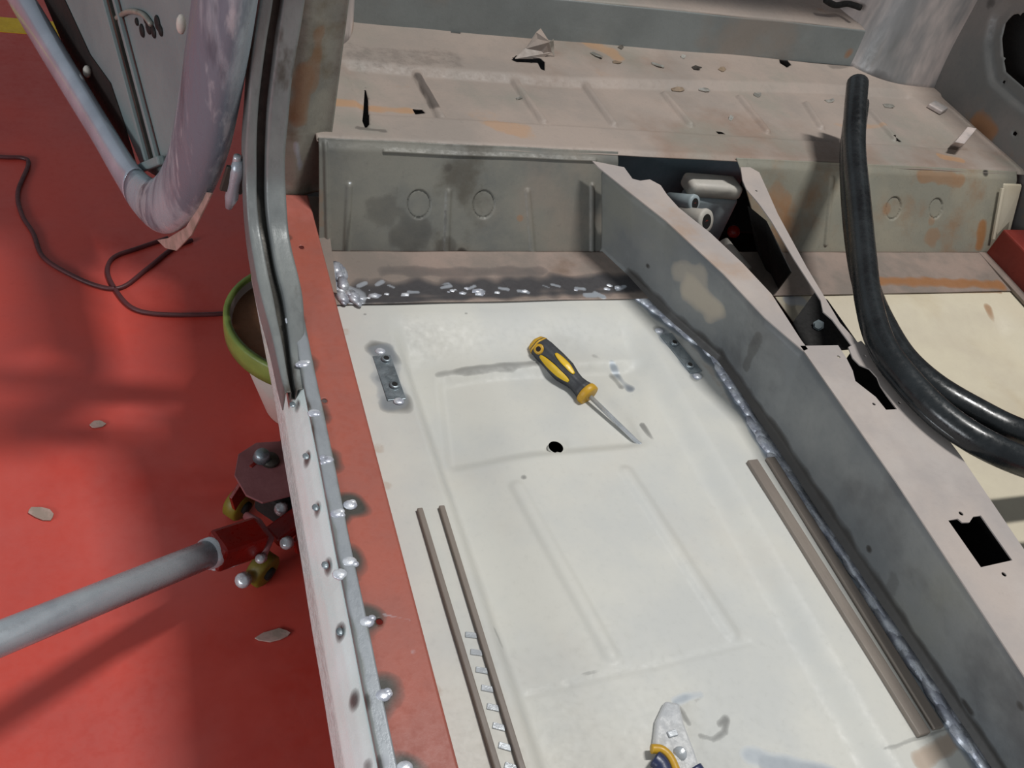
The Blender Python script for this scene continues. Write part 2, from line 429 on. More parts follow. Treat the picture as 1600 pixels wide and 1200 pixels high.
pm.append((0, [P(818, 748, -.02)], .004, .7)); pm.append((0, [P(986, 727, -.02)], .004, .6))
pm.append((0, [P(770, 990, -.02), P(785, 1002, -.02)], .008, .35))
pm.append((2, [P(980, 1040, -.02), P(1060, 1020, -.02), P(1090, 1015, -.02)], .0016, .6))
pm.append((0, [P(820, 1068, -.02), P(960, 1045, -.02)], .0016, .35))
pm.append((0, lap, .002, .45))
pm.append((2, [P(1440, 1190, 0), P(1500, 1150, 0)], .01, .55))
# scuffs round the mounting plates
pm += [(0, [P(590, 545, 0), P(604, 560, 0)], .014, .8), (1, [P(598, 552, 0), P(612, 628, 0)], .016, .6), (0, [P(612, 632, 0), P(625, 630, 0)], .014, .8),
       (0, [P(600, 592, 0)], .008, .6), (1, [P(1035, 520, 0), P(1060, 550, 0), P(1088, 585, 0)], .010, .8), (0, [P(1028, 516, 0)], .009, .6), (0, [P(1085, 590, 0)], .007, .5)]
for px_, py_ in ((570, 492), (728, 490), (598, 800), (735, 600)): pm.append((0, [P(px_, py_, 0)], .0024, .6))
for px_, py_ in ((590, 700), (600, 760), (540, 520), (680, 1080), (650, 980), (1140, 1140)): pm.append((2, [P(px_, py_, 0)], .008, .3))
# ground and burnt margins along the seams
pm.append((1, [P(518, 478, 0), P(560, 470, 0), P(620, 470, 0), P(760, 468, 0), P(900, 462, 0), P(985, 456, 0)], .0045, .95))
pm.append((0, [P(560, 466, 0), P(985, 452, 0)], .006, .8))
wl = [P(990, 458, 0), P(1035, 497, 0), P(1085, 532, 0), P(1122, 572, 0), P(1150, 618, 0), P(1190, 684, 0), P(1240, 765, 0), P(1310, 865, 0), P(1400, 1000, 0), P(1480, 1120, 0), P(1560, 1240, 0)]
pm.append((1, wl, .012, 1.0))
pm.append((1, [P(1215, 720, 0), P(1490, 1130, 0)], .009, .9))
pm += [(2, [P(1090, 545, 0), P(1140, 620, 0)], .012, .25)]
# clear-metal scratches around the lower tool
zk = -.019
pm += [(1, [P(1052, 1100, zk), P(1070, 1092, zk), P(1092, 1088, zk)], .0055, .9), (0, [P(1052, 1104, zk), P(1064, 1118, zk), P(1074, 1134, zk)], .0045, .85), (0, [P(1085, 1098, zk), P(1094, 1092, zk)], .004, .7),
       (0, [P(1092, 1152, zk), P(1112, 1158, zk), P(1128, 1146, zk)], .0042, .75), (0, [P(1122, 1134, zk), P(1132, 1128, zk), P(1130, 1145, zk)], .005, .75), (1, [P(1170, 1184, zk), P(1210, 1192, zk), P(1300, 1215, zk)], .010, .8), (0, [P(1195, 1196, zk), P(1300, 1222, zk)], .010, .5)]
hz = P(868, 700, -.02)
pan = sheet('floor_pan', pan_fn, 250, 380, 'cream', CAR, pm, holes=[circle2((hz.x, hz.y, 0), .0078, 20)])
dr = MB(); dr.lathe((hz.x, hz.y, hz.z+.0015), (hz.x, hz.y, hz.z-.05), [(0, .0095), (0, .0078), (.006, .0078), (.006, .0095), (0, .0095)], 24)
dr.build('drain_hole_rim', 'cream', CAR, True)

# --- seat mounting plates with captive nuts
def mount(pts, w, holes_px):
    mb = MB(); a, b = pts
    mb.bar(a, b, w, .0016); pl = mb.build('mounting_plate', 'patch', CAR, bevel=.0007)
    for hp_ in holes_px:
        c = P(*hp_, .0015); q = MB(); q.lathe(c+Vector((0, 0, .0035)), c, [(0, .0035), (0, .0055), (.001, .0062), (.0035, .0066)], 16)
        q.build('captive_nut', 'patch', pl, True)
        q = MB(); q.lathe(c+Vector((0, 0, .0036)), c, [(0, .0036), (.0014, .0036)], 14); q.build('bolt_hole', 'black_and_shade', pl)  # black disc paints the shade inside the nut
mount((P(596, 556, .0012), P(620, 625, .0012)), .023, ((603, 562), (616, 603)))
mount((P(1040, 522, .0012), P(1088, 582, .0012)), .021, ((1053, 537), (1077, 572)))
for c in ((594, 549), (623, 627), (1030, 517), (1090, 588)):
    q = MB(); q.ball(P(*c, .001), (.007, .006, .0022)); q.build('weld_spot', 'weld', CAR, True)

# --- seat rails (each a shallow channel with two upright sides)
def rail(a1, a2, b1, b2, wa, wb):
    z = -.002
    A1, A2, B1, B2 = P(*a1, z), P(*a2, z), P(*b1, z), P(*b2, z)
    r_ = MB()
    r_.prism([A1, B1, B2, A2], (0, 0, .003)); base = r_.build('seat_rail', 'cream', CAR, bevel=.0006)
    for (s, e, w) in ((A1, A2, wa), (B1, B2, wb)):
        q = MB(); q.bar(s+Vector((0, 0, .004)), e+Vector((0, 0, .004)), w, .008); q.build('rail_side', 'rail_side', base, bevel=.0012)
    return base, (A1, A2, B1, B2)
rl, L4 = rail((654, 800), (800, 1290), (688, 796), (845, 1310), .0065, .0065)
rr_, _ = rail((1172, 724), (1440, 1152), (1200, 720), (1462, 1142), .0155, .0135)
for k in range(9):
    t = .45+.055*k
    a_, b_ = L4[0].lerp(L4[1], t), L4[2].lerp(L4[3], t)
    q = MB(); q.bar(a_.lerp(b_, .38)+Vector((0, 0, .0035)), a_.lerp(b_, .86)+Vector((0, 0, .0035)), .006, .0014); q.build('rail_stop', 'bolt', rl, bevel=.0004)

# --- weld seams
def weld(name, path, material, n, r, jitter, parent=CAR, zs=.55, seed=1, gap=0.0):
    rnd = random.Random(seed); mb = MB()
    for k in range(n):
        t = (k+rnd.random()*.5)/n
        if rnd.random() < gap: continue
        p = polyline_at(path, min(t, 1)); rr = r*(.55+rnd.random()*.8)
        d = (polyline_at(path, min(1, t+.01))-polyline_at(path, max(0, t-.01))).normalized()
        rot = d.to_track_quat('X', 'Z').to_matrix()
        mb.ball(p+Vector((rnd.uniform(-jitter, jitter), rnd.uniform(-jitter, jitter), .0005)), (rr*2.3, rr*1.35, rr*zs*.6), rot, 1)
    mb.tube([polyline_at(path, i/60) for i in range(61)], r*.5, 6, flat=.5)
    return mb.build(name, material, parent, True)
weld('weld_seam', [p+Vector((.004, .002, .001)) for p in wl], 'weld', 90, .0088, .003, seed=3, zs=.26)
weld('weld_seam', [P(545, 462, .003), P(760, 455, .003), P(985, 446, .003)], 'weld', 120, .0042, .0085, seed=5, gap=.35)
weld('weld_seam', [P(1375, 440, .003), P(1560, 440, .003)], 'weld_rusty', 36, .004, .005, seed=8)
weld('weld_seam', [P(526, 420, .01), P(530, 450, .004), P(548, 470, .004)], 'weld', 34, .0052, .009, seed=11, zs=.3)

# --- rear ledge, heelboard
LY0, LY1, BY, BZ = 0.897, 1.0, 1.08, .13
def ledge_fn(x0, x1, xa=None):
    def f(u, v):
        y = LY0+(LY1-LY0)*v
        xr = x1(y) if callable(x1) else x1
        x = x0+(xr-x0)*u
        return V(x, y, .0035+.004*v+.0012*noise.noise(Vector((x*14, y*14, 3))))
    return f
lmk = [(1, [P(528, 448, .003), P(556, 466, .003)], .012, 1.0), (0, [P(560, 462, 0), P(985, 446, 0)], .020, 1.0)]
lmk += [(0, [P(600, 430, 0), P(840, 430, 0)], .012, .5), (0, [P(560, 474, 0), P(985, 456, 0)], .008, 1.0), (0, [P(990, 440, 0), P(960, 405, 0)], .01, .7)]
for k in range(16):
    a_, b_ = 565+k*27+random.uniform(-14, 14), 456+random.uniform(-10, 9)
    lmk.append((1, [P(a_, b_, .003), P(a_+random.uniform(2, 16), b_+random.uniform(-5, 5), .003)], random.uniform(.002, .0045), 1.0))
sheet('floor_ledge', ledge_fn(.262, lambda y: interp(tby, tbx, y)), 200, 45, 'ledge', CAR, lmk)
sheet('floor_ledge', ledge_fn(.94, 1.505), 180, 40, 'ledge', CAR,
      [(2, [P(1370, 442, 0), P(1560, 448, 0)], .012, .8), (0, [P(1400, 396, 0)], .007, .9), (0, [P(1432, 400, 0)], .004, .8), (1, [P(1436, 408, 0)], .005, .6)])
def heel_y(z): return LY1+(BY-LY1)*(z/BZ)
def heel_pt(px, py, lo=0.0, hi=BZ):
    for _ in range(30):
        mid = (lo+hi)/2
        q = PYp(px, py, heel_y(mid)); zq = q.z-F
        if zq > mid: lo = mid
        else: hi = mid
    return PYp(px, py, heel_y((lo+hi)/2))
def heel_fn(x0f, x1f, discs, vribs, seed):
    def f(u, v):
        z = .005+(BZ-.005)*v
        x = x0f(z)+(x1f(z)-x0f(z))*u
        off = 0.0
        for (cx, cz, r) in discs:
            d = math.hypot(x-cx, z-cz); off += .0022*(1-sm(r-.0012, r+.0006, d)) + .0035*(1-sm(.0, .0012, abs(d-r)))
        for (xa, za, xb, zb, w) in vribs:
            d = sdist(x, z, (xa, za), (xb, zb)); off -= .0035*(1-sm(.001, w, d))
        off += .0015*noise.noise(Vector((x*12, z*12, seed)))
        rnd = .004*(1-sm(0, .012, BZ-z))
        return V(x, heel_y(z)+off+rnd, z)
    return f
def hp2(px, py): q = heel_pt(px, py); return (q.x, q.z-F)
d1 = [(*hp2(655, 320), .0165), (*hp2(756, 320), .0165)]
v1 = [(*hp2(545, 290), *hp2(541, 395), .006), (*hp2(700, 300), *hp2(697, 395), .006), (*hp2(824, 300), *hp2(832, 395), .006), (*hp2(600, 235), *hp2(930, 250), .002), (*hp2(508, 225), *hp2(512, 380), .004), (*hp2(925, 290), *hp2(925, 390), .005)]
hm = [(0, [heel_pt(640, 370)], .03, .45), (0, [heel_pt(600, 330)], .028, .35), (0, [heel_pt(700, 385)], .018, .5), (0, [heel_pt(720, 395), heel_pt(722, 398)], .0075, .9), (0, [heel_pt(545, 330), heel_pt(541, 392)], .0028, .85),
      (0, [heel_pt(486, 215), heel_pt(486, 350)], .003, .9), (2, [heel_pt(500, 300), heel_pt(502, 350)], .006, .25), (0, [heel_pt(697, 330), heel_pt(695, 392)], .003, .5), (1, [heel_pt(546, 287)], .0022, 1.0), (2, [heel_pt(812, 340)], .006, .4), (0, [heel_pt(700, 262)], .006, .4)]
c1 = heel_pt(676, 404)
sheet('heelboard', heel_fn(lambda z: .264, lambda z: .712-.0*z, d1, v1, 2.0), 320, 100, 'heel', CAR, hm, holes=[circle2((c1.x, 0, c1.z), .0035, 10, 0, 2)], axes=(0, 2))
d2 = [(*hp2(1396, 326), .0165), (*hp2(1462, 326), .0150)]
v2 = [(*hp2(1300, 280), *hp2(1290, 380), .006)]
hm2 = [(2, [heel_pt(1386, 328)], .012, .4), (2, [heel_pt(1455, 345)], .010, .35), (2, [heel_pt(1455, 372)], .02, .4), (2, [heel_pt(1535, 350), heel_pt(1530, 385)], .01, .8), (2, [heel_pt(1440, 275), heel_pt(1500, 280)], .012, .5), (0, [heel_pt(1541, 270)], .006, .9), (2, [heel_pt(1215, 300), heel_pt(1225, 400)], .02, .35)]
sheet('heelboard', heel_fn(lambda z: .925+(BZ-z)/BZ*.075, lambda z: 1.548, d2, v2, 6.0), 320, 100, 'heel_rusty', CAR, hm2, axes=(0, 2))
# pale end bracket at the far corner of the bench
q = MB(); q.prism([V(1.515, 1.066, .112), V(1.56, 1.064, .112), V(1.556, 1.02, .03), V(1.515, 1.012, .02)], (0, .004, .002)); q.build('end_bracket', 'cream_warm', CAR, bevel=.001)
q = MB(); q.bar(V(1.506, 1.058, .11), V(1.506, 1.01, .03), .006, .005); q.build('end_bracket', 'cream_warm', CAR, bevel=.001)

# --- rear bench top, riser, shelf
y_step = 1.285; y_riser = 1.415
bribs = [((652, 112), (690, 180)), ((800, 118), (850, 186)), ((915, 130), (960, 190)), ((1040, 145), (1080, 190)), ((1158, 150), (1200, 202)), ((1262, 160), (1285, 195)), ((1362, 172), (1400, 215))]
bribs = [(P(*a, BZ), P(*b, BZ)) for a, b in bribs]
y_pf = P(900, 196, BZ).y
def bench_z(x, y):
    z = BZ
    ys = y_step+.06*sm(.6, 1.4, x)
    zone = sm(y_pf-.006, y_pf+.006, y)*(1-sm(ys-.012, ys+.002, y))*sm(.33, .345, x)*(1-sm(1.47, 1.49, x))
    z -= .006*zone
    rb = 0
    for a, b in bribs: rb = max(rb, 1-sm(.003, .009, sdist(x, y, a, b)))
    z += .0062*rb*sm(y_pf-.006, y_pf+.006, y)*(1-sm(ys-.012, ys+.002, y))
    z += .004*sm(ys-.002, ys+.010, y)
    z += .0015*noise.noise(Vector((x*8, y*8, 1)))
    z -= .004*(1-sm(0, .012, y-BY))
    return z
def bench_fn(u, v):
    y = BY+(y_riser+.02-BY)*v
    x = .262+(1.575-.262)*u
    return V(x, y, bench_z(x, y))
def blob(pts, z=BZ): return [P(*p, z) for p in pts]
bh = [blob([(571, 130), (576, 150), (577, 195), (571, 202), (566, 190), (569, 160)]),
      blob([(645, 165), (660, 166), (666, 172), (650, 174)]),
      blob([(797, 97), (806, 90), (842, 94), (850, 100), (850, 114), (844, 112), (839, 102), (806, 101)]),
      blob([(695, 33), (706, 38), (720, 50), (718, 57), (704, 55)]),
      blob([(1214, 86), (1222, 88), (1235, 104), (1228, 109), (1217, 102)]),
      blob([(1395, 212), (1403, 211), (1411, 218), (1402, 218)]),
      blob([(1120, 200), (1130, 201), (1136, 205), (1124, 204)])]
bmk = [(2, [P(500, 160, BZ), P(640, 168, BZ)], .010, .5), (2, [P(484, 120, BZ), P(492, 150, BZ)], .014, .7), (2, [P(780, 195, BZ), P(810, 205, BZ)], .022, .35), (2, [P(760, 180, BZ)], .03, .2), (0, [P(560, 200, BZ), P(600, 205, BZ)], .004, .5),
       (0, [P(655, 118, BZ), P(680, 165, BZ)], .008, .65), (2, [P(1310, 190, BZ), P(1380, 195, BZ)], .01, .3), (2, [P(1470, 245, BZ), P(1500, 250, BZ)], .01, .4), (0, [P(700, 95, BZ), P(560, 90, BZ)], .03, .25), (2, [P(900, 60, BZ), P(960, 90, BZ)], .02, .4),
       (0, [P(1325, 105, BZ), P(1300, 108, BZ)], .01, .4), (2, [P(1490, 150, BZ), P(1520, 170, BZ)], .02, .5), (0, [P(1010, 60, BZ)], .01, .2)]
sheet('rear_seat_panel', bench_fn, 480, 130, 'bench', CAR, bmk, holes=bh)
# torn-up tab over the cut slot
tb = [P(805, 92, BZ+.001), P(822, 76, BZ+.012), P(838, 52, BZ+.035), P(845, 46, BZ+.038), P(858, 66, BZ+.03), P(862, 82, BZ+.012), P(846, 92, BZ+.001)]
q = MB(); q.prism(tb, (0, .0015, .0012)); q.build('torn_tab', 'bench', CAR)
q = MB(); q.prism([tb[4], tb[4]+Vector((.006, 0, .006)), tb[5]+Vector((.008, .002, -.008)), tb[5]], (0.001, .0015, 0)); q.build('torn_edge', 'shard', CAR)
def riser_fn(u, v):
    x = .26+(1.46-.26)*u
    yb = y_riser+.025*sm(.5, 1.4, x)
    w = BZ+(.072)*v
    return V(x, yb+.012*v, w+.0015*noise.noise(Vector((x*7, v*2, 4))))
rm = [(0, [PYp(700, 0, y_riser), PYp(700, 30, y_riser)], .002, .8), (2, [PYp(950, 45, y_riser), PYp(952, 58, y_riser)], .006, .8), (2, [PYp(1330, 85, y_riser+.02)], .012, .8)]
sheet('seat_riser', riser_fn, 200, 24, 'shelf', CAR, rm)
def shelf_fn(u, v):
    x = .26+(1.52-.26)*u; yb = y_riser+.012+.025*sm(.5, 1.4, x)
    return V(x, yb+.55*v, BZ+.072+.004*sm(0, .03, v)+.05*sm(.25, .6, v)+.02*v+.002*noise.noise(Vector((x*6, v*4, 9))))
sheet('rear_shelf', shelf_fn, 160, 80, 'bench', CAR, [(2, [V(1.35, 1.6, .22), V(1.42, 1.6, .22)], .03, .6), (0, [V(1.45, 1.62, .23)], .02, .8)])
# little black bracket on the shelf near the far wheel arch
q = MB(); q.tube(smooth_path([P(1290, 0, .24), P(1305, 8, .232), P(1325, 6, .235), P(1345, 12, .24)]), .006, 8); q.build('cable_loop', 'black_and_shade', CAR, True)

# --- wheel arches
def arch(name, x0, x1, y0, y1, z0, z1, e=2.6, lean=.0, bulge=.0):
    cx, cy = (x0+x1)/2, (y0+y1)/2; rx, ry = (x1-x0)/2, (y1-y0)/2
    def f(u, v):
        a = 2*math.pi*u
        c, s = math.cos(a), math.sin(a)
        k = 1+.10*(1-v)**6+bulge*math.sin(v*math.pi)-.12*v*v
        X = cx+rx*k*math.copysign(abs(c)**(2/e), c); Y = cy+ry*k*math.copysign(abs(s)**(2/e), s)+lean*v
        return V(X, Y, z0+(z1-z0)*v)
    return sheet(name, f, 72, 30, 'arch', CAR, [(0, [V(x0, y0, z0), V(x1, y0, z0)], .02, .5), (2, [V(x1, y0+.05, z0)], .03, .5)])
arch('wheel_arch', 1.385, 1.70, 1.40, 1.95, BZ-.005, .60, e=3.4, bulge=.03)
arch('wheel_arch', .225, .385, 1.345, 1.9, BZ-.005, .60, bulge=.02)

# --- far quarter panel with a cut-out
XQ = 1.572
def quarter_fn(u, v):
    y = .90+1.2*u; z = -.02+.66*v
    d = rim_d(y, z)
    off = .010*(1-sm(.02, .032, d))
    return V(XQ+off+.0015*noise.noise(Vector((y*8, z*8, 2))), y, z)
qh = [PXp(*p, XQ) for p in ((1600, 18), (1578, 22), (1566, 34), (1560, 60), (1562, 88), (1566, 112), (1600, 142), (1640, 170), (1700, 190), (1740, 120), (1700, 30), (1640, 14))]
_qpoly = [(p.y, p.z-F) for p in qh]
def rim_d(y, z):
    if inside((y, z), _qpoly): return 0
    return min(sdist(y, z, _qpoly[i], _qpoly[(i+1) % len(_qpoly)]) for i in range(len(_qpoly)))
def qcirc(px, py, r): c = PXp(px, py, XQ); return [(c.x, c.y+r*math.cos(t), c.z+r*math.sin(t)) for t in [k*math.pi/5 for k in range(10)]]
sheet('quarter_panel', quarter_fn, 200, 110, 'quarter', CAR, [(2, [PXp(1530, 190, XQ), PXp(1545, 205, XQ)], .02, .7), (0, [PXp(1548, 4, XQ)], .01, .6)],
      holes=[qh, qcirc(1563, 128, .004), qcirc(1586, 209, .005)], axes=(1, 2))
q = MB(); q.box(V(XQ+.09, 1.5, .35), (.004, 1.5, .9)); q.build('outer_skin', 'black_and_shade', CAR)  # black colour stands in for the shade behind the cut-out
# gusset on the bench end
q = MB(); q.prism([P(1484, 228, BZ), P(1506, 205, BZ), P(1512, 198, BZ+.03), P(1492, 222, BZ+.025)], (.02, -.004, 0)); q.build('gusset_bracket', 'arch', CAR, bevel=.001)
q = MB(); q.box(P(1465, 168, BZ+.006), (.035, .03, .008), Matrix.Rotation(.5, 3, 'Z')); q.build('gusset_bracket', 'arch', CAR, bevel=.002)

# --- far floor pan and inner sill
def rpan_fn(u, v):
    x = .96+(1.505-.96)*u; y = .0+YR*v
    k = sm(.98, 1.04, x)*(1-sm(1.38, 1.44, x))*(1-sm(.80, .88, y))
    return V(x, y, -.018*k+.001*noise.noise(Vector((x*9, y*7, 5))))
rpm = [(1, [P(1455, 530, 0), P(1482, 524, 0)], .009, .9), (2, [P(1525, 565, 0), P(1548, 595, 0)], .006, .8), (1, [P(1495, 545, 0), P(1515, 560, 0)], .007, .5), (2, [P(1545, 480, 0), P(1575, 520, 0), P(1600, 560, 0)], .008, .7), (1, [P(1560, 500, 0), P(1590, 545, 0)], .004, .8),
       (0, [P(1232, 460, 0), P(1240, 510, 0)], .010, .5), (1, [P(1232, 470, 0), P(1250, 470, 0)], .012, .8), (2, [P(1600, 850, 0), P(1540, 770, 0)], .02, .4), (2, [P(1380, 455, 0), P(1560, 456, 0)], .005, .7)]
sheet('floor_pan', rpan_fn, 200, 240, 'cream_warm', CAR, rpm)
q = MB()
zs = .062
q.prism([V(1.462, .2, 0), V(1.462, .2, zs), V(1.56, .2, zs), V(1.56, .2, 0)], (.035, .80, 0))
q.build('inner_sill', 'redox_dark', CAR, bevel=.003)
q = MB(); q.bar(V(1.452, .2, .004), V(1.49, 1.0, .006), .022, .006); q.build('sill_flange', 'ledge', CAR, bevel=.001)

# --- tunnel
def twall(u, v):
    b, t = polyline_at(TB, u), polyline_at(TT, u)
    p = b.lerp(t, v); w = .0015*noise.noise(Vector((p.x*5, p.y*5, p.z*9)))
    n = Vector((-1, 0, 0))
    # rolled top edge and soft vertical crease
    p = p+Vector((.006*sm(.9, 1, v), 0, 0))+n*(-w)
    if v < .08: p.x -= .008*(1-v/.08)
    return p
def tw(px, py):      # a point on the tunnel wall seen at this pixel
    best = None
    for i in range(200):
        for j in range(0, 21):
            p = _tw_cache[i][j]
            d = (p[0]-px)**2+(p[1]-py)**2
            if best is None or d < best[0]: best = (d, p[2])
    return best[1]
def proj(p):
    c = R.T@np.array([p.x, p.y, p.z-F-CAMH]); return PX0+FPX*c[0]/c[2], PY0+FPX*c[1]/c[2]
_tw_cache = [[(*proj(twall(i/199, j/20)), twall(i/199, j/20)) for j in range(21)] for i in range(200)]
tm = [(2, [tw(1080, 450), tw(1110, 480)], .022, .75), (2, [tw(1065, 425), tw(1090, 435)], .02, .45), (0, [p+Vector((0, 0, .006)) for p in TB[1:]], .013, .85), (0, [tw(1013, 412)], .004, .9), (0, [tw(1358, 855)], .0045, .9), (0, [tw(1505, 1100), tw(1515, 1115)], .005, .9), (0, [tw(1595, 1100)], .005, .8),
      (0, [tw(1165, 575), tw(1185, 530)], .008, .45), (0, [tw(1400, 910), tw(1350, 960)], .01, .3)]
sheet('tunnel_side', twall, 420, 60, 'tunnel', CAR, tm)
# narrow flange beside the opening (ragged where it was cut)
fl_out = [P(*p, BZ) for p in ((925, 252), (975, 262), (988, 280), (1000, 283), (1015, 281), (1032, 290), (1042, 305), (1060, 325), (1110, 365), (1160, 412), (1205, 460), (1252, 533), (1262, 546), (1255, 549), (1195, 497), (1130, 428), (1040, 345), (985, 302), (935, 262))]
plate('tunnel_flange', fl_out, [], .0016, 'tunnel_top', CAR)
# top plate with lever slot and rectangular opening
tp = [P(*p, BZ) for p in ((1250, 541), (1309, 540), (1322, 560), (1332, 580), (1336, 596), (1350, 607), (1368, 621), (1384, 641), (1401, 640), (1385, 618), (1375, 603), (1370, 590), (1358, 577), (1343, 571), (1332, 560), (1325, 543), (1345, 533), (1370, 560), (1435, 626), (1500, 712), (1600, 860), (1800, 1150), (1800, 1365), (1600, 1057), (1400, 754))]
rect = [P(*p, BZ) for p in ((1481, 814), (1496, 811), (1503, 817), (1514, 817), (1520, 808), (1532, 806), (1581, 876), (1532, 887))]
def pc(px, py, r, z=BZ): c = P(px, py, z); return [c+Vector((r*math.cos(k*math.pi/5), r*math.sin(k*math.pi/5), 0)) for k in range(10)]
plate('tunnel_top', tp, [rect, pc(1310, 558, .0022), pc(1351, 557, .0022), pc(1365, 632, .0022), pc(1405, 630, .0022), pc(1501, 803, .0028), pc(1568, 898, .0028)], .0016, 'tunnel_top', CAR)
# thin strip running up to the bench
st = [P(*p, BZ-.001) for p in ((1157, 262), (1172, 262), (1186, 270), (1196, 292), (1215, 335), (1260, 418), (1312, 505), (1348, 545), (1372, 566), (1352, 560), (1330, 540), (1300, 500), (1286, 488), (1282, 470), (1240, 405), (1205, 346), (1185, 318), (1166, 296), (1160, 282))]
plate('tunnel_strip', st, [pc(1182, 298, .002)], .0016, 'tunnel_top', CAR)
# curled lip of the strip
q = MB(); q.prism([P(1157, 262, BZ-.001), P(1166, 294, BZ-.001), P(1186, 318, BZ-.001), P(1186, 318, BZ-.02), P(1160, 290, BZ-.02)], (.0015, 0, 0)); q.build('strip_lip', 'black_and_shade', CAR)
# inside of the tunnel: black sheets added to paint its shade
q = MB(); q.box(V(.90, .60, -.11), (.64, 1.34, .004)); q.build('tunnel_shade_floor', 'black_and_shade', CAR)
q = MB(); q.prism([V(.885, .0, -.108), V(.885, .0, BZ-.003), V(.885, .665, BZ-.003), V(.885, .665, -.108)], (.002, 0, 0)); q.build('tunnel_far_side', 'black_and_shade', CAR)
q = MB(); q.prism([V(.80, .60, -.1), V(.80, .60, -.002), V(.80, .0, -.002), V(.80, .0, -.1)], (.002, 0, 0)); q.build('tunnel_shade_skirt', 'black_and_shade', CAR)
q = MB(); q.prism([P(1168, 322, BZ-.02), P(1196, 345, BZ-.02), P(1236, 425, BZ-.03), P(1208, 462, -.04), P(1190, 430, -.06)], (.002, .0, 0)); q.build('inner_bracket', 'black_and_shade', CAR)
q = MB(); q.prism([P(1238, 505, .07), P(1272, 458, .07), P(1292, 470, .07), P(1345, 545, .07), P(1262, 552, .07)], (0, 0, .002)); br = q.build('handbrake_bracket', 'black_and_shade', CAR)
q = MB(); q.lathe(P(1279, 508, .080), P(1279, 508, .071), [(0, .0), (0, .0055), (.004, .006), (.004, .008), (.009, .008)], 6); q.build('bracket_bolt', 'duct_dark', br)
q = MB(); q.box(V(.83, 1.135, -.0), (.34, .004, .235)); q.build('tunnel_bulkhead', 'duct_back', CAR)

q = MB(); q.box(V(.90, 1.50, -.02), (1.30, .82, .003)); q.build('bench_shade_sheet', 'black_and_shade', CAR)  # added black sheet, paints the shade seen through the bench holes
q = MB(); q.box(V(.91, 2.0, 1.15), (1.30, 1.40, .012)); q.build('roof_shade_panel', 'shelf', CAR, bevel=.004)  # unseen roof section, added to shade the rear bench
# --- pale casting inside the tunnel mouth
DU = empty('selector_housing', P(1112, 300, .05)); tag(DU, 'pale dusty housing with two round ports inside the open tunnel mouth below the bench', 'housing')
c = P(1112, 291, .075)
q = MB(); q.box(c, (.098, .042, .026), Matrix.Rotation(-.06, 3, 'Z')); q.build('cover', 'duct', DU, bevel=.009, seg=4, smooth=True)
q = MB(); q.box(c+Vector((.006, .0, -.060)), (.092, .040, .10)); q.build('body', 'duct_dark', DU, bevel=.01, seg=3, smooth=True)
for (px, py, r, mt) in ((1086, 318, .0135, 'duct_dark'), (1104, 346, .0185, 'duct')):
    a_ = P(px, py, .072 if py < 330 else .066); d_ = Vector((.35, -.75, .45)).normalized()
    q = MB(); q.lathe(a_, a_-d_*.05, [(0, r*.6), (0, r), (.004, r*1.08), (.012, r), (.05, r)], 24); pt = q.build('port', mt, DU, True)
    q = MB(); q.lathe(a_+d_*.0006, a_-d_*.01, [(0, r*.62), (.006, r*.62)], 20); q.build('bore', 'black_and_shade', pt)  # black disc paints the shade inside the port
    q = MB(); q.lathe(a_+d_*.0012-Vector((0, 0, r*.18)), a_-d_*.01, [(0, r*.28), (.003, r*.28)], 16); q.build('bore_plug', 'redox_dark', pt)
q = MB(); q.lathe(P(1146, 362, .0), P(1146, 362, -.02), [(0, .0), (0, .010), (.02, .011)], 20); q.build('red_cap', 'hjack', DU, True)['label'] = 'red round cap'
q = MB(); q.tube([P(1128, 380, .02), P(1165, 425, .01)], .012, 12); q.build('lever_arm', 'duct', DU, True)

# ------------------------------------------------------------------ near sill
SOZ = -.012
so_pts = [P(384, 330, SOZ), P(430, 560, SOZ), P(540, 1200, SOZ), P(610, 1600, SOZ)][::-1]
si_a, si_b = P(525, 480, .045), P(712, 1195, .045)
def xo(y): return interp([p.y for p in so_pts], [p.x for p in so_pts], y)
def xi(y): return si_a.x+(si_b.x-si_a.x)*(y-si_a.y)/(si_b.y-si_a.y)
prof_out = [(.006, -.09), (.001, -.03), (0, SOZ), (.004, .010), (.009, .026), (.0155, .041)]
def strip_fn(prof, y0, y1):
    L = [0]
    for a, b in zip(prof, prof[1:]): L.append(L[-1]+math.hypot(b[0]-a[0], b[1]-a[1]))
    def f(u, v):
        y = y0+(y1-y0)*v; d = u*L[-1]
        return V(xo(y)+float(np.interp(d, L, [p[0] for p in prof]))+.0006*noise.noise(Vector((u*3, y*9, 0))), y, float(np.interp(d, L, [p[1] for p in prof])))
    return f
wsm = [(455, 635), (476, 716), (491, 796), (506, 886), (529, 990), (560, 1096), (588, 1195)]
sheet('outer_sill', strip_fn(prof_out, .05, 1.06), 40, 360, 'white', CAR, [(0, [P(a, b, .026)], .0085, .9) for a, b in wsm]+[(0, [V(xo(.9)+.012, .86, .034), V(xo(1.0)+.012, 1.05, .034)], .012, .8)])
ridge = [(.0155, .041), (.0158, .0450), (.0165, .0458), (.0285, .0464), (.0292, .046), (.0295, .0445)]
rmk = [(1, [V(xo(.05)+.023, .05, .047), V(xo(.5)+.023, .5, .047), V(xo(.9)+.023, .9, .047)], .006, .6)]
rmk += [(0, [P(a+8, b, .047)], .008, .7) for a, b in wsm]
sheet('sill_seam_flange', strip_fn(ridge, .05, 1.06), 20, 360, 'flange', CAR, rmk)
def red_fn(u, v):
    y = .05+(1.075-.05)*v; x0 = xo(y)+.0295; x1 = xi(y)
    if u <= .86: x = x0+(x1-x0)*u/.86; z = .0445-.0006*math.sin(u*3)
    else: x = x1+.0015; z = .0445-(u-.86)/.14*.05
    return V(x, y, z)
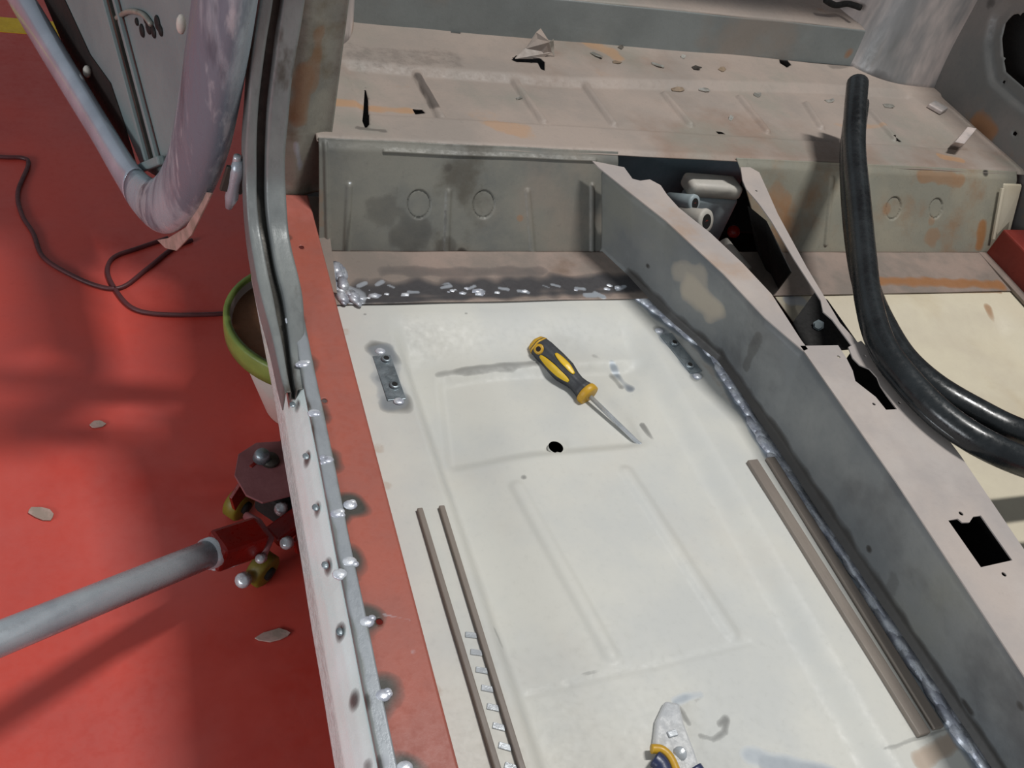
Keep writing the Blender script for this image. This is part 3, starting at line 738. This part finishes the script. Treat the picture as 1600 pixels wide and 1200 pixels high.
dots = [(455, 500), (474, 569), (491, 646), (511, 719), (527, 803), (547, 789), (546, 878), (531, 897), (573, 972), (598, 1087), (632, 1200)]
smk = [(0, [P(a, b, .045)], .0165, 1.0) for a, b in dots]
smk += [(0, [P(450, 440, .045), P(455, 470, .045)], .008, .6), (0, [P(448, 372, .045)], .007, .6), (1, [P(600, 960, .045), P(640, 968, .045)], .0018, .35), (1, [P(646, 1018, .045)], .003, .3)]
smk += [(1, [P(527+7*k, 905+30*k, .045), P(531+7*k, 925+30*k, .045)], .004, .25) for k in range(10)]
hl = [P(507, 626, .045), P(471, 386, .045), P(593, 971, .045)]
sheet('inner_sill', red_fn, 80, 480, 'redox', CAR, smk, holes=[circle2((h.x, h.y, 0), .0034, 12) for h in hl])
rnd = random.Random(4)
for a, b in dots+[(x-1, y) for x, y in wsm[:0]]:
    q = MB(); c = P(a, b, .0455)
    q.ball(c, (.0075, .0062, .0026), None, 2)
    for k in range(2): q.ball(c+Vector((rnd.uniform(-.006, .006), rnd.uniform(-.004, .004), 0)), (.0042, .0036, .0024), None, 2)
    q.build('weld_spot', 'weld', CAR, True)
for a, b in wsm:
    q = MB(); c = P(a+2, b-3, .030)
    q.ball(c, (.0036, .0046, .0012), None, 2)
    q.build('weld_spot', 'patch', CAR, True)

# ------------------------------------------------------------------ door pillar flanges swept from the sill up the pillar
_pl = [P(446, 610, .040), P(432, 548, .043), P(416, 490, .047), P(402, 430, .055), P(391, 370, .072), P(386, 325, .095)]
_yb = _pl[-1].y
_pl += [PYp(384, 280, _yb+.020), PYp(384, 220, _yb+.028), PYp(388, 150, _yb+.034), PYp(397, 70, _yb+.04), PYp(407, 0, _yb+.045), PYp(420, -90, _yb+.05), PYp(436, -200, _yb+.06)]
path = smooth_path(_pl, 9)
def sweep(name, offs, material, masks=()):
    """offs: (sideways towards the car, along the path normal)"""
    n = len(path)
    L = [0]
    for a, b in zip(offs, offs[1:]): L.append(L[-1]+math.hypot(b[0]-a[0], b[1]-a[1]))
    def f(u, v):
        t = v*(n-1); i = min(int(t), n-2); k = t-i
        p = path[i].lerp(path[i+1], k)
        d0 = path[max(i-2, 0)]; d1 = path[min(i+3, n-1)]; ty, tz = d1.y-d0.y, d1.z-d0.z; l = math.hypot(ty, tz); ty /= l; tz /= l
        d = u*L[-1]; tp_ = sm(0, .22, v); dx = float(np.interp(d, L, [o_[0] for o_ in offs]))*(.55+.45*tp_); dn_ = -.004*(1-tp_)+ float(np.interp(d, L, [o_[1] for o_ in offs]))
        w = .0014*noise.noise(Vector((dx*60, p.y*14, p.z*14)))
        return Vector((p.x+dx+w, p.y-tz*(dn_+w), p.z+ty*(dn_+w)))
    return sheet(name, f, 28, n*3, material, CAR, masks)
sweep('pillar_outer_flange', [(.000, -.03), (.0005, -.001), (.0015, .0), (.012, .0005), (.0125, -.001), (.013, -.014)], 'flange')
sweep('pillar_channel', [(.012, -.010), (.026, -.012)], 'channel')
sweep('pillar_inner_flange', [(.0235, -.014), (.024, .003), (.025, .004), (.045, .004), (.046, .003), (.047, -.02)], 'flange')
# pillar face between the flange and the bench
def pil_fn(u, v):
    z = .035+.75*v; x = .196+(.285-.196)*u
    return V(x, 1.075+.02*u+.01*v+.004*math.sin(u*9)+.0015*noise.noise(Vector((x*20, z*9, 1))), z)
sheet('pillar_face', pil_fn, 40, 160, 'pillar', CAR, [(2, [V(.25, 1.08, .2), V(.255, 1.08, .27)], .012, .45), (2, [V(.235, 1.08, .16), V(.24, 1.08, .22)], .014, .6), (1, [PYp(462, 225, 1.08), PYp(470, 262, 1.08)], .004, .9), (0, [PYp(456, 120, 1.08), PYp(484, 205, 1.08), PYp(485, 330, 1.08)], .0022, 1.0)])
# fill between pillar foot and the ledge
q = MB(); q.prism([V(.245, .93, .004), V(.272, .915, .004), V(.285, 1.09, .03), V(.245, 1.09, .03)], (0, 0, .003)); q.build('pillar_foot', 'ledge', CAR, bevel=.001)

# hinge between pillar and door
HI = empty('hinge', V(.16, 1.02, .10)); HI.parent = CAR; HI.location = HI.location-CAR.location
hx = lambda px, py: PYp(px, py, 1.02)
q = MB(); q.bar(hx(385, 295), hx(412, 290), .03, .035); q.build('hinge_leaf', 'pillar', HI, bevel=.003)
q = MB(); q.tube([hx(372, 250), hx(370, 268), hx(366, 285), hx(362, 308), hx(357, 325)], [.006, .009, .0075, .0085, .004], 12); q.build('hinge_knuckle', 'steel', HI, True)
q = MB(); q.lathe(hx(371, 243), hx(369, 262), [(0, .0), (0, .0045), (.004, .005), (.014, .0055)], 12); q.build('hinge_pin', 'bolt', HI, True)
q = MB(); q.bar(hx(372, 262), hx(360, 300), .006, .028); q.build('hinge_leaf', 'channel', HI, bevel=.002)

# ================================================================== OPEN DOOR
dd = Vector((-.26, .966, 0)).normalized(); dn = -Vector((dd.y, -dd.x, 0))   # dn points away from the car body, out of the door's inner face
dp0 = V(.14, 1.0, 0)
def D(px, py, off=0.0): return PPl(px, py, dp0+dn*off, dn)
DOOR = empty('door', V(.089, 1.19, -.13)); DOOR.parent = CAR; DOOR.location = DOOR.location-CAR.location; DOOR['label'] = 'open bare metal door with sanded edge'
# one continuous rounded frame: bright polished lower rim, wide sanded hinge side
_fr = [((-38, -118), .032), ((34, 0), .036), ((94, 100), .033), ((155, 200), .030), ((197, 270), .031), ((224, 306), .036), ((250, 322), .041), ((276, 305), .043), ((300, 262), .046), ((318, 200), .049), ((334, 110), .049), ((348, 20), .048), ((362, -80), .046), ((370, -140), .045)]
_ctr = smooth_path([D(*a) for a, r in _fr], 8)
_rad = [float(np.interp(i/8, range(len(_fr)), [r for a, r in _fr])) for i in range(len(_ctr))]
_cut = 4*8+5
q = MB(); q.tube(_ctr[:_cut+1], _rad[:_cut+1], 28, flat=.62, up=tuple(dn)); q.build('lower_rim', 'polished', DOOR, True)
q = MB(); q.tube(_ctr[_cut:], _rad[_cut:], 28, flat=.62, up=tuple(dn)); q.build('hinge_side_frame', 'sanded', DOOR, True)
# folded seam running along the hinge side
q = MB(); q.tube([p+dn*.020+(dd*-.016) for p in _ctr[8*8:]], .0028, 8); q.build('edge_fold', 'sanded', DOOR, True)
# inner skin behind the frame and a dark patch painting the gap's shade near the lower rim
INN = -.035
skin = [D(92, -10, INN), D(70, -80, INN), D(345, -90, INN), D(330, 0, INN), D(312, 120, INN), D(296, 215, INN), D(283, 265, INN), D(255, 282, INN), D(222, 262, INN), D(196, 200, INN), D(150, 110, INN)]
q = MB(); q.prism(skin, -dn*.002); q.build('inner_skin', 'door_skin', DOOR)
gap = [D(60, -20, INN+.002), D(96, -10, INN+.002), D(140, 85, INN+.002), D(172, 130, INN+.002), D(194, 195, INN+.002), D(214, 262, INN+.002), D(222, 292, INN+.002), D(150, 190, INN+.002)]
q = MB(); q.prism(gap, -dn*.0015); q.build('gap_shade_patch', 'gap_shade', DOOR)
def dch(a, b, w, material, name, off):
    q = MB(); q.bar(D(*a, off), D(*b, off), w, .006, up=tuple(dn)); return q.build(name, material, DOOR, bevel=.001)
dch((146, -60), (232, 262), .010, 'door_skin', 'window_channel', INN+.006)
dch((155, -60), (240, 262), .0075, 'channel', 'channel_slot', INN+.0072)
dch((164, -60), (248, 258), .008, 'door_skin', 'window_channel', INN+.006)
q = MB()
for (a, b, r) in ((222, 48, .010), (232, 42, .011), (240, 50, .009), (246, 36, .011), (228, 30, .008), (214, 34, .006), (251, 48, .008)):
    q.ball(D(a, b, INN+.001), (r, r, .003), dn.to_track_quat('Z', 'Y').to_matrix(), 2)
q.build('ragged_hole', 'black_and_shade', DOOR, True)  # black blobs paint the dark inside of the hole
q = MB(); q.tube(smooth_path([D(180, 30, INN+.004), D(200, 18, INN+.004), D(222, 22, INN+.004), D(236, 38, INN+.004)]), .004, 8); q.build('stay_wire', 'pillar', DOOR, True)
q = MB(); q.bar(D(222, 262, INN+.012), D(252, 250, INN+.012), .014, .012, up=tuple(dn)); q.build('channel_foot', 'door_skin', DOOR, bevel=.003)
q = MB(); q.ball(D(136, 112, INN+.01), (.007, .007, .012)); q.build('rivet', 'duct', DOOR, True)
q = MB(); q.ball(D(283, 38, 0), (.006, .006, .013)); q.build('clip', 'duct', DOOR, True)
q = MB(); q.prism([D(245, 375), D(262, 372), D(290, 355), D(322, 300), D(330, 302), D(298, 368), D(275, 392), D(258, 388)], -dn*.003); q.build('outer_skin_edge', 'chip', DOOR, bevel=.0008)

# ================================================================== SCREWDRIVER
SZ = pan_z(.62, .72)
tipP = P(1008, 703, SZ+.004); endP = P(836, 536, SZ+.0165)
SD = empty('screwdriver', Vector((endP.x, endP.y, F+SZ))); tag(SD, 'yellow and dark grey screwdriver lying on the cream floor pan', 'screwdriver')
ax = (tipP-endP).normalized(); Ls = (tipP-endP).length
hl_ = (P(926, 618, SZ+.010)-endP).length
def hexr(q_): return 1+.045*math.cos(6*q_)
k = hl_
q = MB(); q.lathe(endP, tipP, [(0, .006), (.001, .0115), (.006, .0145), (.018, .0158), (k*.38, .0162), (k*.55, .0155), (k*.68, .0118), (k*.76, .0108), (k*.84, .0118), (k*.90, .0135), (k*.91, .010)], 36, hexr); q.build('handle', 'grip', SD, True)
q = MB(); q.lathe(endP+ax*k*.895, tipP, [(0, .0125), (.001, .0148), (.004, .0156), (k*.09, .0150), (k*.10, .0125), (k*.105, .004)], 32); q.build('collar', 'ochre', SD, True)
q = MB(); q.lathe(endP+ax*k*.98, tipP, [(0, .0031), (Ls-k*.98-.012, .0031), (Ls-k*.98-.010, .0036), (Ls-k*.98-.002, .0022), (Ls-k*.98, .0006)], 20); q.build('shaft', 'bolt', SD, True)
# yellow inlays set into the handle faces, cap with hanging hole
side0 = ax.cross(Vector((0, 0, 1))).normalized(); upv = side0.cross(ax).normalized()
camd = (Vector((0, 0, CAMH+F))-endP).normalized()
def inlay(phi, t0, t1, w, mtl, name='grip_inlay', lift=1.03):
    mb = MB(); rows = []
    prof_t = [0, .001, .006, .018, k*.38, k*.55, k*.68, k*.76]; prof_r = [.006, .0115, .0145, .0158, .0162, .0155, .0118, .0108]
    n = 22
    for i in range(n+1):
        s = i/n; t = t0+(t1-t0)*s; r = float(np.interp(t, prof_t, prof_r))*lift
        ww = w*math.sin(math.pi*min(1, max(0.02, s*.96+.02)))**.45
        row = []
        for j in range(7):
            ang = phi+(j/6-.5)*ww/r
            row.append(mb.bm.verts.new(endP+ax*t+(side0*math.cos(ang)+upv*math.sin(ang))*r*(1.045)))
        rows.append(row)
    for a_, b_ in zip(rows, rows[1:]):
        for j in range(6): mb.bm.faces.new((a_[j], a_[j+1], b_[j+1], b_[j]))
    o = mb.build(name, mtl, SD, True); md = o.modifiers.new('solid', 'SOLIDIFY'); md.thickness = .0012; md.offset = 0
vphi = math.atan2(camd.dot(upv), camd.dot(side0))
inlay(vphi-.45, k*.22, k*.70, .010, 'yellow'); inlay(vphi+.55, k*.34, k*.68, .0085, 'yellow'); inlay(vphi+2.4, k*.25, k*.68, .009, 'yellow')
q = MB(); q.lathe(endP-ax*.0015, tipP, [(0, .002), (0, .0085), (.002, .0118), (.008, .0146), (.0105, .0152)], 36, hexr); q.build('end_cap', 'ochre', SD, True)
cc = endP+ax*.016+(side0*math.cos(vphi-.15)+upv*math.sin(vphi-.15))*.0158
qn = (side0*math.cos(vphi-.15)+upv*math.sin(vphi-.15))
q = MB(); q.lathe(cc+qn*.0014, cc-qn*.004, [(0, .0038), (0, .0068), (.004, .0075)], 20); q.build('hanging_ring', 'ochre', SD, True)
q = MB(); q.lathe(cc+qn*.0017, cc-qn*.004, [(0, .0036), (.002, .0036)], 16); q.build('hanging_hole', 'gap_shade', SD)  # dark disc paints the shade in the hanging hole

# ================================================================== SECOND TOOL at the picture's lower edge
TO = empty('pliers', P(1050, 1180, -.02)); tag(TO, 'pale jawed pliers with yellow and navy grips at the front of the pan', 'pliers')
z1 = -.008
q = MB(); q.prism([P(1040, 1094, z1), P(1062, 1098, z1), P(1070, 1130, z1), P(1086, 1172, z1), P(1100, 1215, z1), P(1070, 1222, z1), P(1052, 1190, z1), P(1022, 1164, z1), P(1026, 1124, z1)], (0, 0, -.010)); q.build('jaws', 'clearish', TO, bevel=.003, seg=3, smooth=False)
q = MB(); q.tube(smooth_path([P(1018, 1170, z1+.002), P(1034, 1172, z1+.002), P(1048, 1186, z1+.002), P(1060, 1215, z1+.002)]), .0045, 10); q.build('grip_edge', 'ochre', TO, True)
q = MB(); q.tube(smooth_path([P(1022, 1184, z1), P(1034, 1196, z1), P(1042, 1225, z1), P(1050, 1290, z1)]), [.006]+[.0085]*24, 14, flat=.8); q.build('grip', 'navy', TO, True)
q = MB(); q.tube(smooth_path([P(1084, 1200, z1), P(1110, 1240, z1), P(1135, 1300, z1)]), .0085, 14, flat=.8); q.build('grip', 'navy', TO, True)
q = MB(); q.lathe(P(1062, 1178, z1+.002), P(1062, 1178, z1-.01), [(0, 0), (0, .006), (.001, .0068), (.01, .007)], 20); q.build('pivot', 'bolt', TO, True)
q = MB(); q.bar(P(1044, 1148, z1+.0012), P(1058, 1144, z1+.0012), .006, .002); q.build('cutting_edge', 'bolt', TO, bevel=.0006)

# ================================================================== RUBBER SEAL
s1 = smooth_path([P(1340, 130, .235), P(1336, 180, .215), P(1335, 240, .19), P(1342, 320, .17), P(1349, 400, .158), P(1357, 470, .153), P(1378, 540, .151), P(1420, 598, .150), P(1478, 655, .150), P(1550, 700, .150), P(1640, 735, .14), P(1760, 765, .10), P(1860, 790, .05)], 8)
s2 = smooth_path([P(1340, 160, .195), P(1333, 215, .175), P(1331, 260, .16), P(1336, 340, .135), P(1345, 410, .12), P(1356, 455, .12), P(1375, 500, .125), P(1408, 555, .125), P(1455, 600, .128), P(1520, 640, .13), P(1600, 678, .13), P(1700, 700, .10), P(1840, 720, .05)], 8)  # upper limb hidden behind the first strand, added to widen the cast shadow
SE = empty('rubber_seal', s1[0]-Vector((0, 0, .1))); tag(SE, 'black rubber door seal leaning on the rear bench and looping across the tunnel', 'rubber seal')
q = MB(); q.tube(s1, .0175, 18, flat=1.05); q.build('seal_tube', 'rubber', SE, True)
q = MB(); q.tube([p+Vector((-.012, -.002, -.006)) for p in s1], .006, 10); q.build('seal_lip', 'rubber', SE, True)
q = MB(); q.tube(s2, .0195, 18, flat=.85); q.build('seal_tube', 'rubber', SE, True)
q = MB(); q.tube([p+Vector((.012, .012, .0)) for p in s2[6:]], .007, 10); q.build('seal_lip', 'rubber', SE, True)

# ================================================================== SCRAPS ON THE BENCH
def shard(name, px, py, w, l, ang, material, label, seed, z=None):
    rnd = random.Random(seed); g = P(px, py, BZ+.004); base = Vector((g.x, g.y, (bench_z(g.x, g.y) if z is None else z)+F+.0008))
    ca, sa = math.cos(ang), math.sin(ang)
    mb = MB(); n = 6; lo = []; hi = []
    pts = [(-.5, -.4), (0, -.55), (.5, -.3), (.45, .35), (.05, .5), (-.5, .4)]
    for i, (a, b) in enumerate(pts):
        a += rnd.uniform(-.12, .12); b += rnd.uniform(-.12, .12); h = .0 if i in (0, 5) else rnd.uniform(.0, .35)*w
        x, y = a*l, b*w
        p = base+Vector((ca*x-sa*y, sa*x+ca*y, h)); lo.append(mb.bm.verts.new(p)); hi.append(mb.bm.verts.new(p+Vector((0, 0, .0012))))
    for tri in ((0, 1, 4), (1, 2, 3), (1, 3, 4), (0, 4, 5)):
        mb.bm.faces.new([hi[t] for t in tri]); mb.bm.faces.new([lo[t] for t in tri][::-1])
    for i in range(n): mb.bm.faces.new((lo[i], lo[(i+1) % n], hi[(i+1) % n], hi[i]))
    o = mb.build(name, material); tag(o, label, 'metal scrap', 'metal scraps on the rear bench'); return o
sc = [(931, 88, .012, .026, -1.0, 'shard', 'brightest white folded scrap of metal on the bench, right of the torn tab'),
      (963, 99, .010, .015, 0, 'shard_tan', 'small tan square scrap just right of the brightest scrap'),
      (970, 76, .008, .012, .6, 'shard_dark', 'small dark scrap at the foot of the riser above the tan square scrap'),
      (1027, 103, .012, .026, -.5, 'shard', 'long pale grey scrap in the middle of the bench ledge'),
      (1067, 90, .009, .012, .8, 'shard', 'tiny pale scrap up against the riser above the dark lump'),
      (1087, 108, .012, .016, .2, 'shard_dark', 'dark lumpy scrap in the middle of the bench ledge'),
      (1128, 110, .010, .018, .5, 'shard_tan', 'pale tan scrap on the ledge between the dark lump and the diamond hole'),
      (1060, 134, .010, .024, .1, 'shard_tan', 'flat tan scrap on the front edge of the ledge below the long grey scrap'),
      (1103, 134, .012, .020, -.2, 'shard', 'shiny scrap on the front edge of the ledge below the dark lump'),
      (1186, 142, .011, .016, .7, 'shard', 'single shiny scrap on the ledge front edge below the diamond hole'),
      (1300, 152, .010, .018, .2, 'shard', 'small pale scrap left of the top end of the rubber seal'),
      (1393, 160, .012, .022, -.1, 'shard', 'pale scrap at the foot of the far wheel arch right of the seal'),
      (813, 146, .006, .010, .3, 'shard', 'tiny bright fleck on the seat panel in front of the torn tab'),
      (1145, 178, .007, .018, .9, 'shard', 'thin pale sliver in a pressed panel of the seat panel')]
for i, (px, py, w, l, an, mt, lb) in enumerate(sc): shard('metal_scrap', px, py, w, l, an, mt, lb, i+20)

# ================================================================== THINGS ON THE WORKSHOP FLOOR
# bucket
_e = P(355, 492, -.2); bc = Vector((_e.x+.127, _e.y-.012, 0)); BK = empty('bucket', bc); tag(BK, 'pale plastic bucket with a green rim standing on the red floor beneath the sill', 'bucket')
bh_ = .20; br_ = .128
q = MB(); q.lathe(bc, bc+Vector((0, 0, 1)), [(0, 0), (0, .058), (.004, .060), (bh_, br_), (bh_, br_-.003), (.006, .056), (.006, 0)], 56); q.build('tub', 'bucket_white', BK, True)
q = MB(); q.lathe(bc, bc+Vector((0, 0, 1)), [(bh_-.035, br_-.003), (bh_-.035, br_+.003), (bh_-.02, br_+.005), (bh_, br_+.006), (bh_+.004, br_+.004), (bh_+.004, br_-.004), (bh_-.035, br_-.003)], 56); q.build('rim', 'bucket_green', BK, True)
q = MB(); q.lathe(bc, bc+Vector((0, 0, 1)), [(.180, .1205), (.186, .1222)], 48); q.build('contents', 'bucket_in', BK, True)
# floor jack
JK = empty('floor_jack', Vector((.2, .82, 0))); tag(JK, 'red trolley jack with a long steel tube handle reaching under the car', 'floor jack')
ha = P(334, 862, -.285); hb = P(0, 998, -.16); hc = ha+(hb-ha)*1.9
q = MB(); q.tube([ha, ha.lerp(hc, .5), hc], .0185, 28); q.build('handle', 'steel', JK, True)
hd = (hb-ha).normalized()
q = MB(); q.tube([ha-hd*.01, ha+hd*.012], .021, 24); q.build('handle_ring', 'bolt', JK, True)
sa_, sb_ = ha+hd*.002, P(405, 838, -.30)
q = MB(); q.bar(sa_, sb_, .042, .045); q.build('handle_socket', 'hjack', JK, bevel=.006)
cw1, cw2 = P(372, 782, -.36), P(392, 900, -.36)
jd = Vector((.75, .66, 0)).normalized()
side = Vector((-jd.y, jd.x, 0))
jc = Vector((.175, .80, .055))
for s in (-1, 1):
    a_ = jc+jd*.075+side*s*.058; q = MB()
    up0 = Vector((0, 0, 1))
    q.prism([a_-jd*.05-up0*.02, a_-jd*.06+up0*.02, a_-jd*.02+up0*.055, a_+jd*.12+up0*.05, a_+jd*.42+up0*.01, a_+jd*.42-up0*.02, a_+jd*.1-up0*.025], side*.006); q.build('side_plate', 'hjack', JK, bevel=.001)
q = MB(); q.bar(jc+jd*.04+Vector((0, 0, .01)), jc+jd*.20+Vector((0, 0, .01)), .08, .05); q.build('pump_body', 'black_and_shade', JK, bevel=.008)
q = MB(); q.prism([P(*p_, -.295) for p_ in ((384, 776), (366, 745), (372, 712), (400, 694), (470, 690), (540, 730), (520, 770), (455, 776), (410, 788))], (0, 0, .004)); q.build('top_tray', 'hjack_dusty', JK, bevel=.001)
q = MB(); c_ = P(409, 716, -.285); q.lathe(c_+Vector((0, 0, .014)), c_, [(0, 0), (0, .008), (.004, .011), (.014, .013)], 20); q.build('release_knob', 'patch', JK, True)
q = MB(); c_ = P(422, 720, -.289); q.lathe(c_+Vector((0, 0, .006)), c_, [(0, 0), (0, .012), (.006, .014)], 20); q.build('knob_seat', 'channel', JK, True)
def caster(c):
    q = MB(); q.lathe(c-side*.012, c+side*.012, [(0, .006), (0, .022), (.003, .026), (.021, .026), (.024, .022), (.024, .006)], 28); w = q.build('caster_wheel', 'olive', JK, True)
    q = MB(); q.lathe(c-side*.016, c+side*.016, [(0, 0), (0, .010), (.032, .010), (.032, 0)], 16); q.build('wheel_hub', 'black_and_shade', w, True)
caster(Vector((P(374, 786, -.374).x, P(374, 786, -.374).y, .026))); caster(Vector((P(388, 896, -.374).x+.02, P(388, 896, -.374).y+.005, .026)))
for (a, b, z, r) in ((350, 880, -.325, .008), (337, 884, -.33, .006), (380, 906, -.36, .011), (408, 872, -.31, .007), (448, 848, -.31, .009), (440, 795, -.315, .010)):
    c_ = P(a, b, z); q = MB(); q.lathe(c_+Vector((-.004, -.005, .005)), c_+Vector((.01, .01, -.01)), [(0, 0), (0, r*.8), (.003, r), (.012, r)], 12); q.build('bolt', 'bolt', JK, True)
q = MB(); q.tube([P(408, 874, -.315), P(422, 842, -.30), P(402, 815, -.29), P(385, 806, -.30)], .006, 10); q.build('linkage', 'hjack_dusty', JK, True)
q = MB(); q.bar(P(425, 840, -.32), P(480, 800, -.31), .03, .02); q.build('linkage', 'hjack', JK, bevel=.003)

# cable on the floor
zc = -F+.004
c1_ = smooth_path([P(-60, 236, zc), P(0, 245, zc), P(36, 247, zc), P(44, 258, zc), P(28, 300, zc), P(34, 335, zc), P(52, 365, zc), P(66, 400, zc), P(100, 424, zc), P(150, 446, zc), P(190, 449, zc), P(230, 420, zc), P(270, 388, zc), P(300, 375, zc)], 8)
c2_ = smooth_path([P(262, 372, zc), P(215, 388, zc), P(178, 402, zc), P(168, 425, zc), P(182, 455, zc), P(205, 480, zc), P(240, 490, zc), P(300, 492, zc), P(360, 489, zc), P(400, 480, zc)], 8)
q = MB(); q.tube(c1_, .0042, 10); o = q.build('power_cable', 'cable', None, True); tag(o, 'dark cable winding in from the left over the red floor', 'cable')
q = MB(); q.tube([p+Vector((0, 0, .0)) for p in c2_], .0042, 10); o = q.build('power_cable', 'cable', None, True); tag(o, 'dark cable loop on the red floor running behind the green-rimmed bucket', 'cable')
def chip(px, py, w, l, ang, label, name='paint_flake'):
    c = P(px, py, -F+.001); ca, sa = math.cos(ang), math.sin(ang); mb = MB(); pts = []
    rnd = random.Random(px)
    for k in range(10):
        t = 2*math.pi*k/10; x = l*math.cos(t)*(1+rnd.uniform(-.25, .2)); y = w*math.sin(t)*(1+rnd.uniform(-.25, .2))
        pts.append(c+Vector((ca*x-sa*y, sa*x+ca*y, 0)))
    mb.prism(pts, (0, 0, .0025)); o = mb.build(name, 'chip', bevel=.0006); tag(o, label, 'paint flake')
chip(66, 804, .010, .020, -.5, 'pale flake lying on the open red floor left of the jack')
chip(430, 993, .009, .024, 0, 'pale flake on the shaded red floor beside the sill, below the jack')
chip(152, 664, .008, .011, 0, 'dull flake on the red floor above the jack handle')
